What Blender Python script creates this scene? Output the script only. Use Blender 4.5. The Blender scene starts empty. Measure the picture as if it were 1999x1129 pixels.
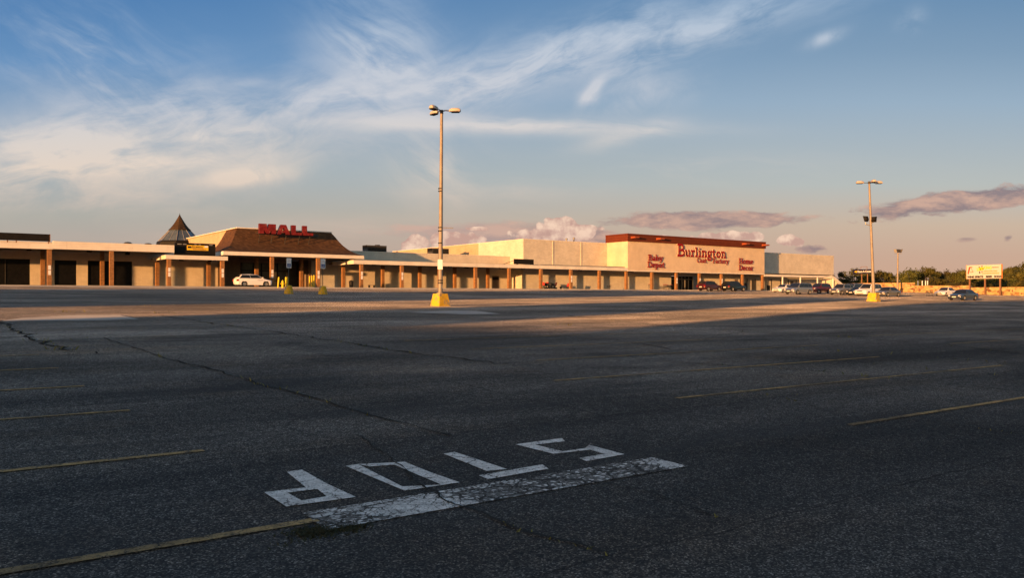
import bpy, bmesh, math, random
from mathutils import Vector, Matrix
R = math.radians
sc = bpy.context.scene
COL = sc.collection

# ------------------------------------------------------------------ camera
AX = math.atan(2200.0 / 1600.0)              # the mall front runs this far right of the view axis
SA, CA = math.sin(AX), math.cos(AX)
cd = bpy.data.cameras.new('camera'); cam = bpy.data.objects.new('camera', cd); COL.objects.link(cam)
cd.lens = 28.81; cd.sensor_width = 36; cd.shift_y = .00775; cd.clip_start = .1; cd.clip_end = 6000
cam.location = (0, 0, 1.6); cam.rotation_euler = (R(90), 0, AX - R(90))
sc.camera = cam
# ------------------------------------------------------------------ sun and exposure
SUN_AZ, SUN_EL = R(21.2), R(3.2)
sun_to = Vector((-math.cos(SUN_AZ) * math.cos(SUN_EL), -math.sin(SUN_AZ) * math.cos(SUN_EL), math.sin(SUN_EL)))
sd = bpy.data.lights.new('sun', 'SUN'); sun = bpy.data.objects.new('sun', sd); COL.objects.link(sun)
sd.energy = 4.8; sd.color = (1, .46, .15); sd.angle = R(.55)
sun.rotation_euler = (-sun_to).to_track_quat('-Z', 'Y').to_euler()
sc.view_settings.view_transform = 'Standard'; sc.view_settings.look = 'None'
sc.view_settings.exposure = 1.08; sc.view_settings.gamma = 1
try: sc.view_settings.use_curve_mapping = False
except Exception: pass
SKYGAIN = 2 ** -1.08


# ------------------------------------------------------------------ node helpers
class X:                                     # tiny expression wrapper round math nodes
    nt = None
    def __init__(s, sock): s.s = sock
    @staticmethod
    def m(op, *a, clamp=False):
        n = X.nt.nodes.new('ShaderNodeMath'); n.operation = op; n.use_clamp = clamp
        for i, v in enumerate(a):
            if isinstance(v, X): X.nt.links.new(v.s, n.inputs[i])
            else: n.inputs[i].default_value = v
        return X(n.outputs[0])
    def __add__(s, o): return X.m('ADD', s, o)
    __radd__ = __add__
    def __sub__(s, o): return X.m('SUBTRACT', s, o)
    def __rsub__(s, o): return X.m('SUBTRACT', o, s)
    def __mul__(s, o): return X.m('MULTIPLY', s, o)
    __rmul__ = __mul__
    def __truediv__(s, o): return X.m('DIVIDE', s, o)

def link(a, b): X.nt.links.new(a.s if isinstance(a, X) else a, b)
def setin(n, i, v):
    if isinstance(v, X) or hasattr(v, 'is_linked'): link(v, n.inputs[i])
    else: n.inputs[i].default_value = v
def xyz(a, b, c):
    n = X.nt.nodes.new('ShaderNodeCombineXYZ')
    for i, v in enumerate((a, b, c)): setin(n, i, v)
    return X(n.outputs[0])
def sep(v):
    n = X.nt.nodes.new('ShaderNodeSeparateXYZ'); link(v, n.inputs[0]); return [X(o) for o in n.outputs]
def noise(v, scale, detail=4, rough=.55, dist=0.0):
    n = X.nt.nodes.new('ShaderNodeTexNoise'); link(v, n.inputs['Vector'])
    n.inputs['Scale'].default_value = scale; n.inputs['Detail'].default_value = detail
    n.inputs['Roughness'].default_value = rough; n.inputs['Distortion'].default_value = dist
    return X(n.outputs[0])
def voro(v, scale, feature='F1', rnd=1.0):
    n = X.nt.nodes.new('ShaderNodeTexVoronoi'); n.feature = feature; link(v, n.inputs['Vector'])
    n.inputs['Scale'].default_value = scale; n.inputs['Randomness'].default_value = rnd
    return X(n.outputs['Distance']), n
def smooth(v, a, b, lo=0.0, hi=1.0):
    n = X.nt.nodes.new('ShaderNodeMapRange'); n.interpolation_type = 'SMOOTHSTEP'
    link(v, n.inputs[0]); n.inputs[1].default_value = a; n.inputs[2].default_value = b
    n.inputs[3].default_value = lo; n.inputs[4].default_value = hi
    return X(n.outputs[0])
def mix(f, a, b, kind='MIX'):
    n = X.nt.nodes.new('ShaderNodeMix'); n.data_type = 'RGBA'; n.blend_type = kind
    for i, v in ((0, f), (6, a), (7, b)):
        if isinstance(v, X): link(v, n.inputs[i])
        elif i == 0: n.inputs[0].default_value = v
        else: n.inputs[i].default_value = (*v, 1) if len(v) == 3 else v
    return X(n.outputs[2])
def ramp(v, stops, ease='LINEAR'):
    n = X.nt.nodes.new('ShaderNodeValToRGB'); link(v, n.inputs[0]); cr = n.color_ramp; cr.interpolation = ease
    while len(cr.elements) < len(stops): cr.elements.new(.5)
    for e, (p, c) in zip(cr.elements, stops): e.position = p; e.color = (*c, 1)
    return X(n.outputs[0])
def lin(r, g, b):
    f = lambda c: (c / 255 / 12.92) if c / 255 < .04045 else ((c / 255 + .055) / 1.055) ** 2.4
    return (f(r), f(g), f(b))

# ------------------------------------------------------------------ world: sky texture, gradient of a clear dusk, clouds
wd = bpy.data.worlds.new('World'); sc.world = wd; wd.use_nodes = True
X.nt = wd.node_tree
bg = X.nt.nodes['Background']; bg.inputs[1].default_value = .1
st = X.nt.nodes.new('ShaderNodeTexSky'); st.sky_type = 'NISHITA'; st.sun_disc = False
st.sun_elevation = SUN_EL; st.sun_rotation = math.atan2(sun_to.x, sun_to.y); st.ozone_density = 3.0; st.air_density = 1.0; st.dust_density = 1.0
tc = X.nt.nodes.new('ShaderNodeTexCoord')
dx, dy, dz = sep(tc.outputs['Generated'])
fw = dx * CA + dy * SA
lat = dx * SA - dy * CA
fwc = X.m('MAXIMUM', fw, .08)
U = lat / fwc * 16 + 10                      # bearing and height along the eastern sky, in hundredths of a slope
V = 5.8 - dz / fwc * 16
front = smooth(fw, .1, .45)
el = X.m('MAXIMUM', dz, 0.0)
warm = smooth(V, 3.0, 5.6)
skyL = ramp(V * .1, [(0.0, lin(84, 130, 180)), (.12, lin(104, 146, 190)), (.24, lin(142, 166, 190)), (.33, lin(160, 174, 182)), (.42, lin(174, 173, 165)), (.48, lin(182, 168, 157)), (.58, lin(193, 165, 148))])
skyR = ramp(V * .1, [(0.0, lin(110, 145, 179)), (.1, lin(129, 158, 185)), (.2, lin(153, 176, 196)), (.36, lin(184, 189, 186)), (.44, lin(203, 181, 160)), (.50, lin(203, 170, 148)), (.58, lin(205, 163, 138))])
skyF = mix(smooth(U, 1.0, 19.0), skyL, skyR)
nish = mix(1.0, X(st.outputs[0]), (3.3, 2.35, 1.72), 'MULTIPLY')
k = 10 * SKYGAIN
skyF = mix(1.0, skyF, (k, k, k), 'MULTIPLY')
sky = mix(front, nish, skyF)
uv = xyz(U, V, 0.0)
wp = noise(uv, .55, 3, .5) - .5
wp2 = noise(xyz(U, V, 7.3), .55, 3, .5) - .5
def blob(u0, v0, su, sv, ang=0.0, warp=0.0, p=1.0):
    c, s = math.cos(R(ang)), math.sin(R(ang))
    a = U + wp * warp - u0 if warp else U - u0
    b = V + wp2 * (warp * .6) - v0 if warp else V - v0
    x = (a * c + b * s) * (1 / su); y = (b * c - a * s) * (1 / sv)
    return X.m('EXPONENT', (x * x + y * y) * -p)
def fibre(ang, seed, sc_=1.0, stretch=5.0):
    c, s = math.cos(R(ang)), math.sin(R(ang))
    a = (U * c + V * s) * (1 / stretch); b = V * c - U * s
    return noise(xyz(a + wp * .35, b + wp2 * .5, seed), 1.5 * sc_, 7, .62, .4)
# high thin cloud
f0 = fibre(-8, 1.0, 1.0, 3.4); f1 = fibre(-20, 3.0, 1.15, 3.4); f2 = fibre(32, 5.0, 1.1, 3.5); f3 = fibre(3, 9.0, 1.3, 6.0)
puff = noise(uv, 1.1, 7, .6, .6)
def veil(mask, fib, lo, hi, amt): return mask * smooth(fib, lo, hi) * amt
parts = [
    veil(blob(3.2, 2.6, 3.6, .95, -6, 1.0), f0, .33, .7, .8),
    veil(blob(1.0, 3.2, 3.4, .5, -6, .8), f0, .22, .62, .95), veil(blob(3.2, 3.15, 1.8, .16, -3, .4), f3, .22, .6, .7), veil(blob(.8, 2.7, 1.2, .3, 8, .6), f0, .3, .66, .6),
    veil(blob(2.2, 1.5, 2.6, 1.1, 30, 1.2), f2, .36, .78, .55),
    veil(blob(6.4, 2.0, 3.0, .5, -12, .8), f1, .32, .7, .7),
    veil(blob(9.6, 2.43, 3.1, .16, 1, .3), f3, .15, .55, .9),
    veil(blob(7.4, 1.05, .95, 1.35, -35, .8), f2, .26, .64, .85),
    veil(blob(10.6, 1.15, 3.6, .5, -17, .9), f1, .26, .66, .95),
    veil(blob(13.6, .5, 3.0, .45, -14, .6), f1, .27, .66, .8),
    veil(blob(12.3, .95, .9, .8, -40, .6), f1, .34, .72, .5),
    veil(blob(11.62, 1.76, .4, .11, -48, .5), puff, .2, .55, .95), veil(blob(11.5, 1.92, .22, .12, 10, .3), puff, .25, .6, .6),
    veil(blob(12.5, 1.85, .95, .42, -15, .8), puff, .34, .72, .4),
    veil(blob(12.3, 2.6, .85, .16, -14, .4), f3, .25, .62, .6),
    veil(blob(16.1, .76, .36, .12, -22, .2), puff, .2, .6, .65),
    veil(blob(17.8, .38, .28, .2, -40, .2), puff, .3, .65, .35),
    veil(blob(4.85, 1.6, .3, .1, 0, .2), puff, .15, .55, .5),
    veil(blob(4.7, 3.46, .9, .19, -5, .35), puff, .12, .5, 1.0),
    veil(blob(8.6, 3.45, .8, .75, 30, .6), f2, .32, .7, .5),
    veil(blob(9.5, 3.75, 1.6, .2, 0, .4), f3, .3, .68, .4),
    veil(blob(1.6, 3.85, 2.6, .3, 3, .8), f0, .36, .7, .5),
    veil(blob(6.0, 4.5, 3.6, .25, -2, .7), f3, .34, .72, .4),
    veil(blob(13.0, 3.3, 4.0, .3, 0, .8), f3, .42, .8, .2),
]
cir = parts[0]
for p_ in parts[1:]: cir = cir + p_ * (1 - cir)
clump = noise(xyz(U * .55 + wp * .8, V * 1.1 + wp2 * .8, 4.4), 1.0, 6, .58, .3)
cir = cir * smooth(clump, .3, .6, .68, 1.25)
cir = X.m('MINIMUM', cir, .92) * front
ccol = ramp(V * .1, [(0.0, lin(178, 196, 216)), (.2, lin(208, 209, 215)), (.27, lin(222, 213, 206)), (.33, lin(232, 214, 198)), (.42, lin(216, 194, 178)), (.5, lin(206, 176, 158))])
ccol = mix(1.0, ccol, (k, k, k), 'MULTIPLY')
sky = mix(cir, sky, ccol)
# low grey-mauve bars
bn = noise(xyz(U * .55, V * 1.5, 2.0), 2.3, 6, .62, .3)
def bar(u0, v0, su, sv, ang, thr, soft=.22):
    return smooth(blob(u0, v0, su, sv, ang, .25, 1.1) + (bn - .5) * 1.15, thr, thr + soft)
bars = [bar(13.9, 4.3, 2.6, .27, 0, .48), bar(18.8, 3.93, 2.7, .34, -7, .48), bar(18.85, 4.68, .4, .1, -4, .72, .35), bar(19.65, 4.63, .2, .13, -30, .72, .35), bar(10.2, 4.62, 3.6, .3, 2, .42, .4), bar(11.75, 4.55, .16, .3, 10, .7, .3), bar(15.9, 4.88, .7, .2, 0, .75)]
bm_ = bars[0]
for b_ in bars[1:]: bm_ = X.m('MAXIMUM', bm_, b_)
lift = (bn - noise(xyz(U * .55, V * 1.5 + .35, 2.0), 2.3, 6, .62, .3)) * 3.2 + .42
right = smooth(U, 8.5, 12.0)
bcol = mix(X.m('MAXIMUM', X.m('MINIMUM', lift, 1.0), 0.0), mix(right, lin(186, 158, 150), lin(138, 120, 126)), mix(right, lin(208, 172, 156), lin(206, 166, 148)))
bcol = mix(1.0, bcol, (k, k, k), 'MULTIPLY')
sky = mix(bm_ * front * .85, sky, bcol)
# cumulus heads catching the last sun
cn = noise(uv, 2.6, 8, .58, .15)
cv = voro(uv, 3.6)[0]
def heap(u0, v0, su, sv, thr): return smooth(blob(u0, v0, su, sv, 0, .25, 1.0) + (cn - .5) * .75 - cv * .42, thr, thr + .09)
hs = [heap(11.0, 4.58, .6, .42, .3), heap(11.45, 4.55, .36, .22, .34), heap(10.45, 4.76, .6, .3, .3), heap(8.15, 4.84, .42, .34, .33), heap(8.95, 4.76, .7, .36, .3), heap(9.3, 4.48, .5, .09, .5), heap(14.2, 4.64, 1.1, .16, .38), heap(12.9, 4.62, .4, .1, .45), heap(15.45, 4.72, .45, .17, .36), heap(11.6, 4.45, .4, .14, .5)]
hm = hs[0]
for h_ in hs[1:]: hm = X.m('MAXIMUM', hm, h_)
hl = (cn - noise(xyz(U + .11, V + .13, 0.0), 2.6, 8, .58, .15)) * 4.0 + (cv - .3) * -.9 + .62 - smooth(V, 4.3, 5.1) * .32
hl = X.m('MAXIMUM', X.m('MINIMUM', hl, 1.0), 0.0)
hcol = mix(hl, lin(200, 160, 146), lin(250, 214, 188))
hcol = mix(1.0, hcol, (k, k, k), 'MULTIPLY')
sky = mix(hm * front * .9, sky, hcol)
below = smooth(dz, -.02, -.002)
sky = mix(below, (.6, .5, .42), sky)
link(sky, bg.inputs[0])

# ------------------------------------------------------------------ materials
MATS = {}
def newmat(name):
    m = bpy.data.materials.new(name); m.use_nodes = True; X.nt = m.node_tree
    b = m.node_tree.nodes['Principled BSDF']; MATS[name] = m
    g = X.nt.nodes.new('ShaderNodeNewGeometry')
    return m, b, X(g.outputs['Position'])
def bump(h, strength, dist, b):
    n = X.nt.nodes.new('ShaderNodeBump'); n.inputs['Strength'].default_value = strength; n.inputs['Distance'].default_value = dist
    link(h, n.inputs['Height']); link(n.outputs[0], b.inputs['Normal']); return n
def plain(name, col, rough=.6, metal=0.0, spec=.3, var=.12, vs=3.0, coat=0.0, stain=None):
    m, b, P = newmat(name)
    tcn = X.nt.nodes.new('ShaderNodeTexCoord'); P = X(tcn.outputs['Object'])
    n = noise(P, vs, 5, .6)
    f = smooth(n, .25, .75, 1 - var, 1 + var)
    c = mix(1.0, col, xyz(f, f, f), 'MULTIPLY')
    if stain:
        c = mix(smooth(noise(P, vs * .6, 6, .7), stain[1], stain[1] + .14), c, stain[0])
    link(c, b.inputs['Base Color']); b.inputs['Roughness'].default_value = rough; b.inputs['Metallic'].default_value = metal
    b.inputs['Specular IOR Level'].default_value = spec; b.inputs['Coat Weight'].default_value = coat; b.inputs['Coat Roughness'].default_value = .08
    return m
def rough_diffuse(m, b, col, normal=None, gloss=.03, grough=.55):
    d = X.nt.nodes.new('ShaderNodeBsdfDiffuse'); d.inputs['Roughness'].default_value = 1.0
    g = X.nt.nodes.new('ShaderNodeBsdfGlossy'); g.inputs['Roughness'].default_value = grough
    mx = X.nt.nodes.new('ShaderNodeMixShader'); mx.inputs[0].default_value = gloss
    setin(d, 0, col if isinstance(col, X) else (*col, 1))
    if normal: link(normal, d.inputs['Normal']); link(normal, g.inputs['Normal'])
    link(d.outputs[0], mx.inputs[1]); link(g.outputs[0], mx.inputs[2])
    out = [n for n in X.nt.nodes if n.type == 'OUTPUT_MATERIAL'][0]; link(mx.outputs[0], out.inputs[0])

def asphalt_color(P):
    px, py, pz = sep(P)
    agg = noise(P, 95, 3, .7)
    v1, vn = voro(P, 98)
    rnd = sep(X(vn.outputs['Color']))
    v2, vn2 = voro(P, 52)
    rnd2 = sep(X(vn2.outputs['Color']))
    big = noise(xyz(px * .35, py, 0.0), .35, 5, .6, .5)
    strip = noise(xyz(px * .05, py * .9, 3.0), .8, 4, .6)
    patch = noise(xyz(px * .3, py * .8, 11.0), .22, 3, .5, .4)
    mid = noise(P, 9, 4, .7)
    base = ramp(rnd[0], [(.0, (.02, .018, .017)), (.45, (.07, .064, .06)), (.72, (.145, .134, .124)), (.88, (.25, .232, .213)), (1.0, (.6, .56, .51))])
    base = mix(smooth(agg, .35, .65) * .55, base, (.06, .055, .052))
    stone = smooth(rnd2[1], .9, .97) * smooth(v2, .5, .25)
    base = mix(stone * .7, base, mix(rnd2[0], (.34, .29, .23), (.46, .45, .44)))
    near_dim = smooth(py + (big - .5) * 9, 3.0, 30.0, .52, 1.14)  # foreground dimming put into the colour: asphalt darker towards the camera
    t = smooth(big, .3, .7, .62, 1.34) * smooth(strip, .3, .7, .86, 1.14) * smooth(patch, .4, .6, .78, 1.18) * smooth(mid, .25, .75, .7, 1.3) * smooth(noise(P, 26, 4, .7), .25, .75, .7, 1.3) * near_dim
    bk = X.nt.nodes.new('ShaderNodeTexBrick'); link(xyz(px + noise(P, .8, 3) * .6, py + noise(xyz(py, px, 9.0), .8, 3) * .4, 0.0), bk.inputs['Vector'])
    bk.inputs['Scale'].default_value = 1.0; bk.inputs['Brick Width'].default_value = 14.0; bk.inputs['Row Height'].default_value = 3.7; bk.inputs['Mortar Size'].default_value = .014; bk.inputs['Mortar Smooth'].default_value = .2
    bk.inputs['Color1'].default_value = (.86, .86, .86, 1); bk.inputs['Color2'].default_value = (1.16, 1.14, 1.1, 1); bk.inputs['Mortar'].default_value = (.5, .47, .43, 1)
    base = mix(1.0, base, X(bk.outputs[0]), 'MULTIPLY')
    base = mix(smooth(noise(xyz(px * .5, py, 31.0), .5, 6, .65), .5, .72) * .5, base, mix(1.0, base, (1.32, 1.08, .84), 'MULTIPLY'))
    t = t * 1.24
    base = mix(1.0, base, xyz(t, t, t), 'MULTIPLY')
    tar = smooth(noise(xyz(px * .25, py * 1.1, 21.0), .55, 6, .65, 1.2), .56, .66) * smooth(agg, .2, .6)
    base = mix(tar * .6, base, (.03, .029, .029))
    fine = voro(xyz(px + noise(P, 1.7, 4, .6) * .7, py + noise(xyz(py, px, 2.0), 1.7, 4, .6) * .7, 0.0), .55, 'DISTANCE_TO_EDGE')[0]
    cr = smooth(fine, .009, .002) * smooth(noise(P, .4, 3, .5), .52, .6)
    base = mix(cr * .7, base, (.03, .029, .027))
    net = voro(xyz(px + (noise(P, 3.5, 5, .7) - .5) * .5, py + (noise(xyz(py, px, 6.0), 3.5, 5, .7) - .5) * .5, 3.0), 2.4, 'DISTANCE_TO_EDGE')[0]
    al = smooth(net, .03, .004) * smooth(noise(xyz(px, py, 15.0), .32, 4, .6), .52, .62)
    base = mix(al * .65, base, (.03, .027, .022))
    od = voro(xyz(px + (noise(P, 2.2, 3) - .5) * .4, py + (noise(xyz(py, px, 3.0), 2.2, 3) - .5) * .4, 0.0), .42)[0]
    base = mix(smooth(od, .26, .1) * smooth(noise(P, .3, 3), .45, .6) * .55, base, (.03, .028, .027))
    h = agg * .5 + stone * .35 - cr * .6 - al * .5
    return base, h

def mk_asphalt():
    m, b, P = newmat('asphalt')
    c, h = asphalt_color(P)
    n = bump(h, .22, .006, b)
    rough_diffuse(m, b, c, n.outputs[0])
def rnd_of(P): return sep(X(voro(P, 98)[1].outputs['Color']))[0]
def mk_paint(name, col, wear_lo, wear_hi, crackle=False, crs=9.0):
    m, b, P = newmat(name)
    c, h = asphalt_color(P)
    px, py, pz = sep(P)
    w = noise(P, 4.5, 9, .82)
    keep = smooth(w, wear_lo, wear_hi)
    grit = smooth(rnd_of(P), .06, .16)
    keep = keep * (grit * .7 + .3)
    if crackle:
        def edge(sc_, sd_, wob):
            return voro(xyz(px + (noise(P, 7, 6, .75) - .5) * wob, py * 1.25 + (noise(xyz(py, px, sd_), 7, 6, .75) - .5) * wob, sd_), sc_, 'DISTANCE_TO_EDGE')[0]
        worn = smooth(noise(P, 1.1, 3, .6), .4, .62)
        k1 = smooth(edge(5.5, 2.0, .16) - worn * .05, .004, .03); k2 = smooth(edge(15.0, 6.0, .07) - worn * .2, -.05, .06)
        keep = keep * k1 * (k2 * .85 + .15)
    else:
        hair = voro(xyz(px + noise(P, 6, 6, .7) * .3, py + noise(xyz(py, px, 5.0), 6, 6, .7) * .3, 0.0), 2.6, 'DISTANCE_TO_EDGE')[0]
        keep = keep * smooth(hair, .004, .02)
    if 'yellow' in name: keep = keep * smooth(noise(P, .45, 3, .6), .36, .5, .35, 1.0)
    d = smooth(noise(P, 12, 4, .6), .3, .7, .72, 1.1)
    pc = mix(1.0, col, xyz(d, d, d), 'MULTIPLY')
    n = bump(h + keep * .1, .22, .006, b)
    rough_diffuse(m, b, mix(keep, c, pc), n.outputs[0], .03, .5)
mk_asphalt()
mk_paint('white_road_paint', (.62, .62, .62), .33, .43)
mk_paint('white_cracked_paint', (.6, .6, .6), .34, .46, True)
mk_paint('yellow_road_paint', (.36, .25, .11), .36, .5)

def mk_concrete(name, col, sc_=1.0):
    m, b, P = newmat(name)
    n1 = noise(P, .5 * sc_, 6, .65); n2 = noise(P, 30, 3, .6)
    f = smooth(n1, .25, .75, .75, 1.2) * smooth(n2, .2, .8, .9, 1.1)
    rough_diffuse(m, b, mix(1.0, col, xyz(f, f, f), 'MULTIPLY'), bump(n2, .3, .01, b).outputs[0])
mk_concrete('concrete', (.33, .33, .33)); mk_concrete('apron_concrete', (.24, .24, .245)); mk_concrete('crack_dirt', (.02, .017, .012)); mk_concrete('dark_brown', (.04, .03, .02))

def mk_block(name, col, bw=.42, bh=.21, mortar=.9, var=.1, stain=.25, bstr=.25, scale=1.0):
    m, b, P = newmat(name)
    px, py, pz = sep(P)
    br = X.nt.nodes.new('ShaderNodeTexBrick'); link(xyz(px + py, pz, 0.0), br.inputs['Vector'])
    br.inputs['Scale'].default_value = 1.0; br.inputs['Brick Width'].default_value = bw; br.inputs['Row Height'].default_value = bh
    br.inputs['Mortar Size'].default_value = .012 * scale; br.inputs['Mortar Smooth'].default_value = .3
    br.inputs['Color1'].default_value = (1 - var, 1 - var, 1 - var, 1); br.inputs['Color2'].default_value = (1 + var, 1 + var, 1 + var, 1); br.inputs['Mortar'].default_value = (mortar, mortar, mortar, 1)
    n = noise(P, .6, 5, .6); f = smooth(n, .25, .75, 1 - .12, 1.08)
    c = mix(1.0, mix(1.0, col, X(br.outputs[0]), 'MULTIPLY'), xyz(f, f, f), 'MULTIPLY')
    drip = smooth(noise(xyz((px + py) * 2.2, pz * .16, 4.0), 1.0, 5, .65), .52, .8) * stain
    c = mix(drip, c, (col[0] * .55, col[1] * .5, col[2] * .45))
    link(c, b.inputs['Base Color']); b.inputs['Roughness'].default_value = .85; b.inputs['Specular IOR Level'].default_value = .15
    bump(X(br.outputs['Fac']) * -1 + noise(P, 25, 3, .6) * .4, bstr, .02, b)
    return m
mk_block('cream_block', (.56, .51, .42), var=.03, mortar=.93)
mk_block('pale_block', (.56, .52, .44), var=.06, mortar=.86, stain=.1, bstr=.4)
mk_block('tan_block', (.42, .33, .22), var=.05, mortar=.9)
mk_block('grey_block', (.5, .49, .45), var=.05, mortar=.85, stain=.35)
mk_block('cream_stucco', (.58, .47, .34), bw=2.44, bh=30, var=.015, mortar=.9, stain=.12, bstr=.1)
mk_block('brown_brick', (.30, .155, .068), bw=.21, bh=.075, mortar=.75, var=.3, bstr=.6)
mk_block('red_metal', (.115, .027, .013), bw=60, bh=.43, mortar=.55, var=.05, stain=.1, scale=2)
mk_block('shingle', (.095, .047, .02), bw=.32, bh=.16, mortar=.62, var=.32, bstr=.7)
mk_block('white_metal', (.72, .68, .60), bw=40, bh=.19, mortar=.82, var=.02, stain=.25, scale=2)
def mk_stone():
    m, b, P = newmat('field_stone')
    px, py, pz = sep(P)
    q = xyz(px + noise(P, 1.2, 3) * .5, py + noise(xyz(py, pz, px), 1.2, 3) * .5, pz * 1.5)
    d, vn = voro(q, 1.5); rv = sep(X(vn.outputs['Color']))
    e = voro(q, 1.5, 'DISTANCE_TO_EDGE')[0]
    c = ramp(rv[0], [(.0, (.14, .07, .03)), (.15, (.32, .19, .075)), (.5, (.44, .28, .11)), (.8, (.5, .34, .15)), (1, (.38, .22, .085))])
    c = mix(smooth(noise(P, 1.1, 5, .65), .56, .64), c, (.15, .075, .04))
    c = mix(smooth(e, .05, .015) * .6, c, (.4, .31, .2))
    link(c, b.inputs['Base Color']); b.inputs['Roughness'].default_value = .9; b.inputs['Specular IOR Level'].default_value = .1
    bump(smooth(e, 0.0, .14) + noise(P, 6, 4) * .5, .6, .06, b)
mk_stone()
plain('dark_glass', (.008, .008, .009), .3, spec=.08, var=.3)
plain('door_glass', (.06, .06, .055), .2, spec=.2, var=.4, vs=.7)
plain('car_glass', (.014, .016, .018), .08, spec=.3, var=.05)
plain('skylight_glass', (.07, .09, .11), .1, spec=.6, var=.3, vs=.8)
plain('black_panel', (.012, .011, .01), .6, spec=.1, var=.2)
plain('dark_metal', (.04, .038, .036), .5, spec=.3)
plain('grey_metal', (.28, .27, .25), .5, .3)
plain('pole_metal', (.25, .215, .175), .55, .15, var=.18, vs=2.0, stain=((.22, .13, .07), .6))
mk_block('spire_shingle', (.055, .034, .018), bw=.32, bh=.16, mortar=.6, var=.3, bstr=.7)
plain('billboard_white', (.47, .46, .43), .6, var=.05)
plain('lamp_metal', (.46, .40, .33), .45, .1)
plain('lamp_lens', (.3, .29, .26), .2)
plain('yellow_concrete', (.66, .38, .02), .8, var=.2, vs=5, stain=((.26, .22, .17), .5))
plain('yellow_paint', (.68, .50, .02), .55, var=.1)
plain('white_paint', (.74, .73, .70), .5, var=.06)
plain('notice_white', (.74, .72, .70), .5, var=.03)
plain('ink_black', (.015, .014, .014), .6, var=.05)
plain('ink_red', (.55, .05, .02), .6, var=.1)
plain('ink_orange', (.75, .25, .05), .6, var=.1)
plain('ink_yellow', (.78, .48, .02), .6, var=.05)
plain('sign_blue', (.012, .05, .22), .4, var=.05)
plain('mall_red', (.15, .016, .018), .6, spec=.1, var=.3, vs=2.5, stain=((.23, .085, .075), .55))
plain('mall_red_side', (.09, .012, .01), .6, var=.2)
plain('letter_red', (.24, .003, .009), .45, spec=.15, var=.1); plain('letter_dark', (.2, .012, .014), .6, spec=.1, var=.1)
plain('letter_side', (.62, .50, .40), .5, var=.1)
plain('orange_metal', (.27, .06, .02), .55, var=.08)
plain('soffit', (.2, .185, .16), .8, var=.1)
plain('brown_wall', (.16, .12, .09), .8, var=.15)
plain('navy_panel', (.012, .011, .03), .4, var=.05)
plain('rubber', (.014, .014, .014), .85, spec=.15, var=.1)
plain('rim_metal', (.42, .41, .40), .35, .7, var=.05)
plain('black_plastic', (.02, .02, .021), .55, var=.1)
plain('headlight_glass', (.55, .53, .5), .12, spec=.6, var=.05)
plain('tail_glass', (.32, .012, .01), .15, spec=.5, var=.05)
plain('plate', (.7, .68, .62), .5, var=.05)
plain('trunk_bark', (.1, .07, .045), .9, var=.3)
plain('bench_red', (.5, .035, .03), .5, var=.1)
plain('rust_steel', (.2, .1, .05), .7, var=.2)
plain('asphalt_shingle', (.12, .1, .085), .9, var=.2)
for nm, col, metal in (('white', (.72, .71, .69), 0), ('silver', (.26, .26, .26), .55), ('maroon', (.045, .004, .007), .1), ('black', (.006, .006, .007), .0),
                       ('dark_green', (.018, .026, .026), .2), ('teal', (.04, .08, .085), .3), ('gold_grey', (.17, .155, .135), .45), ('slate_blue', (.04, .055, .085), .35), ('red', (.09, .006, .008), .1)):
    plain('paint_' + nm, col, .3, metal, .35, .03, 2.0, .35)
def mk_leaf(name, a, b_, c):
    m, b, P = newmat(name)
    oi = X.nt.nodes.new('ShaderNodeObjectInfo')
    n = noise(P, .55, 4, .6)
    col = ramp(n, [(.3, a), (.5, b_), (.7, c)])
    hv = X.nt.nodes.new('ShaderNodeHueSaturation'); link(col, hv.inputs['Color'])
    r = X(oi.outputs['Random'])
    link(r * .05 + .47, hv.inputs['Hue']); link(r * .8 + .6, hv.inputs['Value'])
    link(hv.outputs[0], b.inputs['Base Color']); b.inputs['Roughness'].default_value = .7; b.inputs['Specular IOR Level'].default_value = .15
mk_leaf('leaf_green', (.025, .028, .008), (.055, .058, .014), (.10, .09, .02))
mk_leaf('dry_grass', (.07, .06, .02), (.13, .11, .03), (.2, .15, .05))
mk_leaf('weed_dark', (.02, .025, .012), (.035, .035, .018), (.06, .05, .025))

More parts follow.
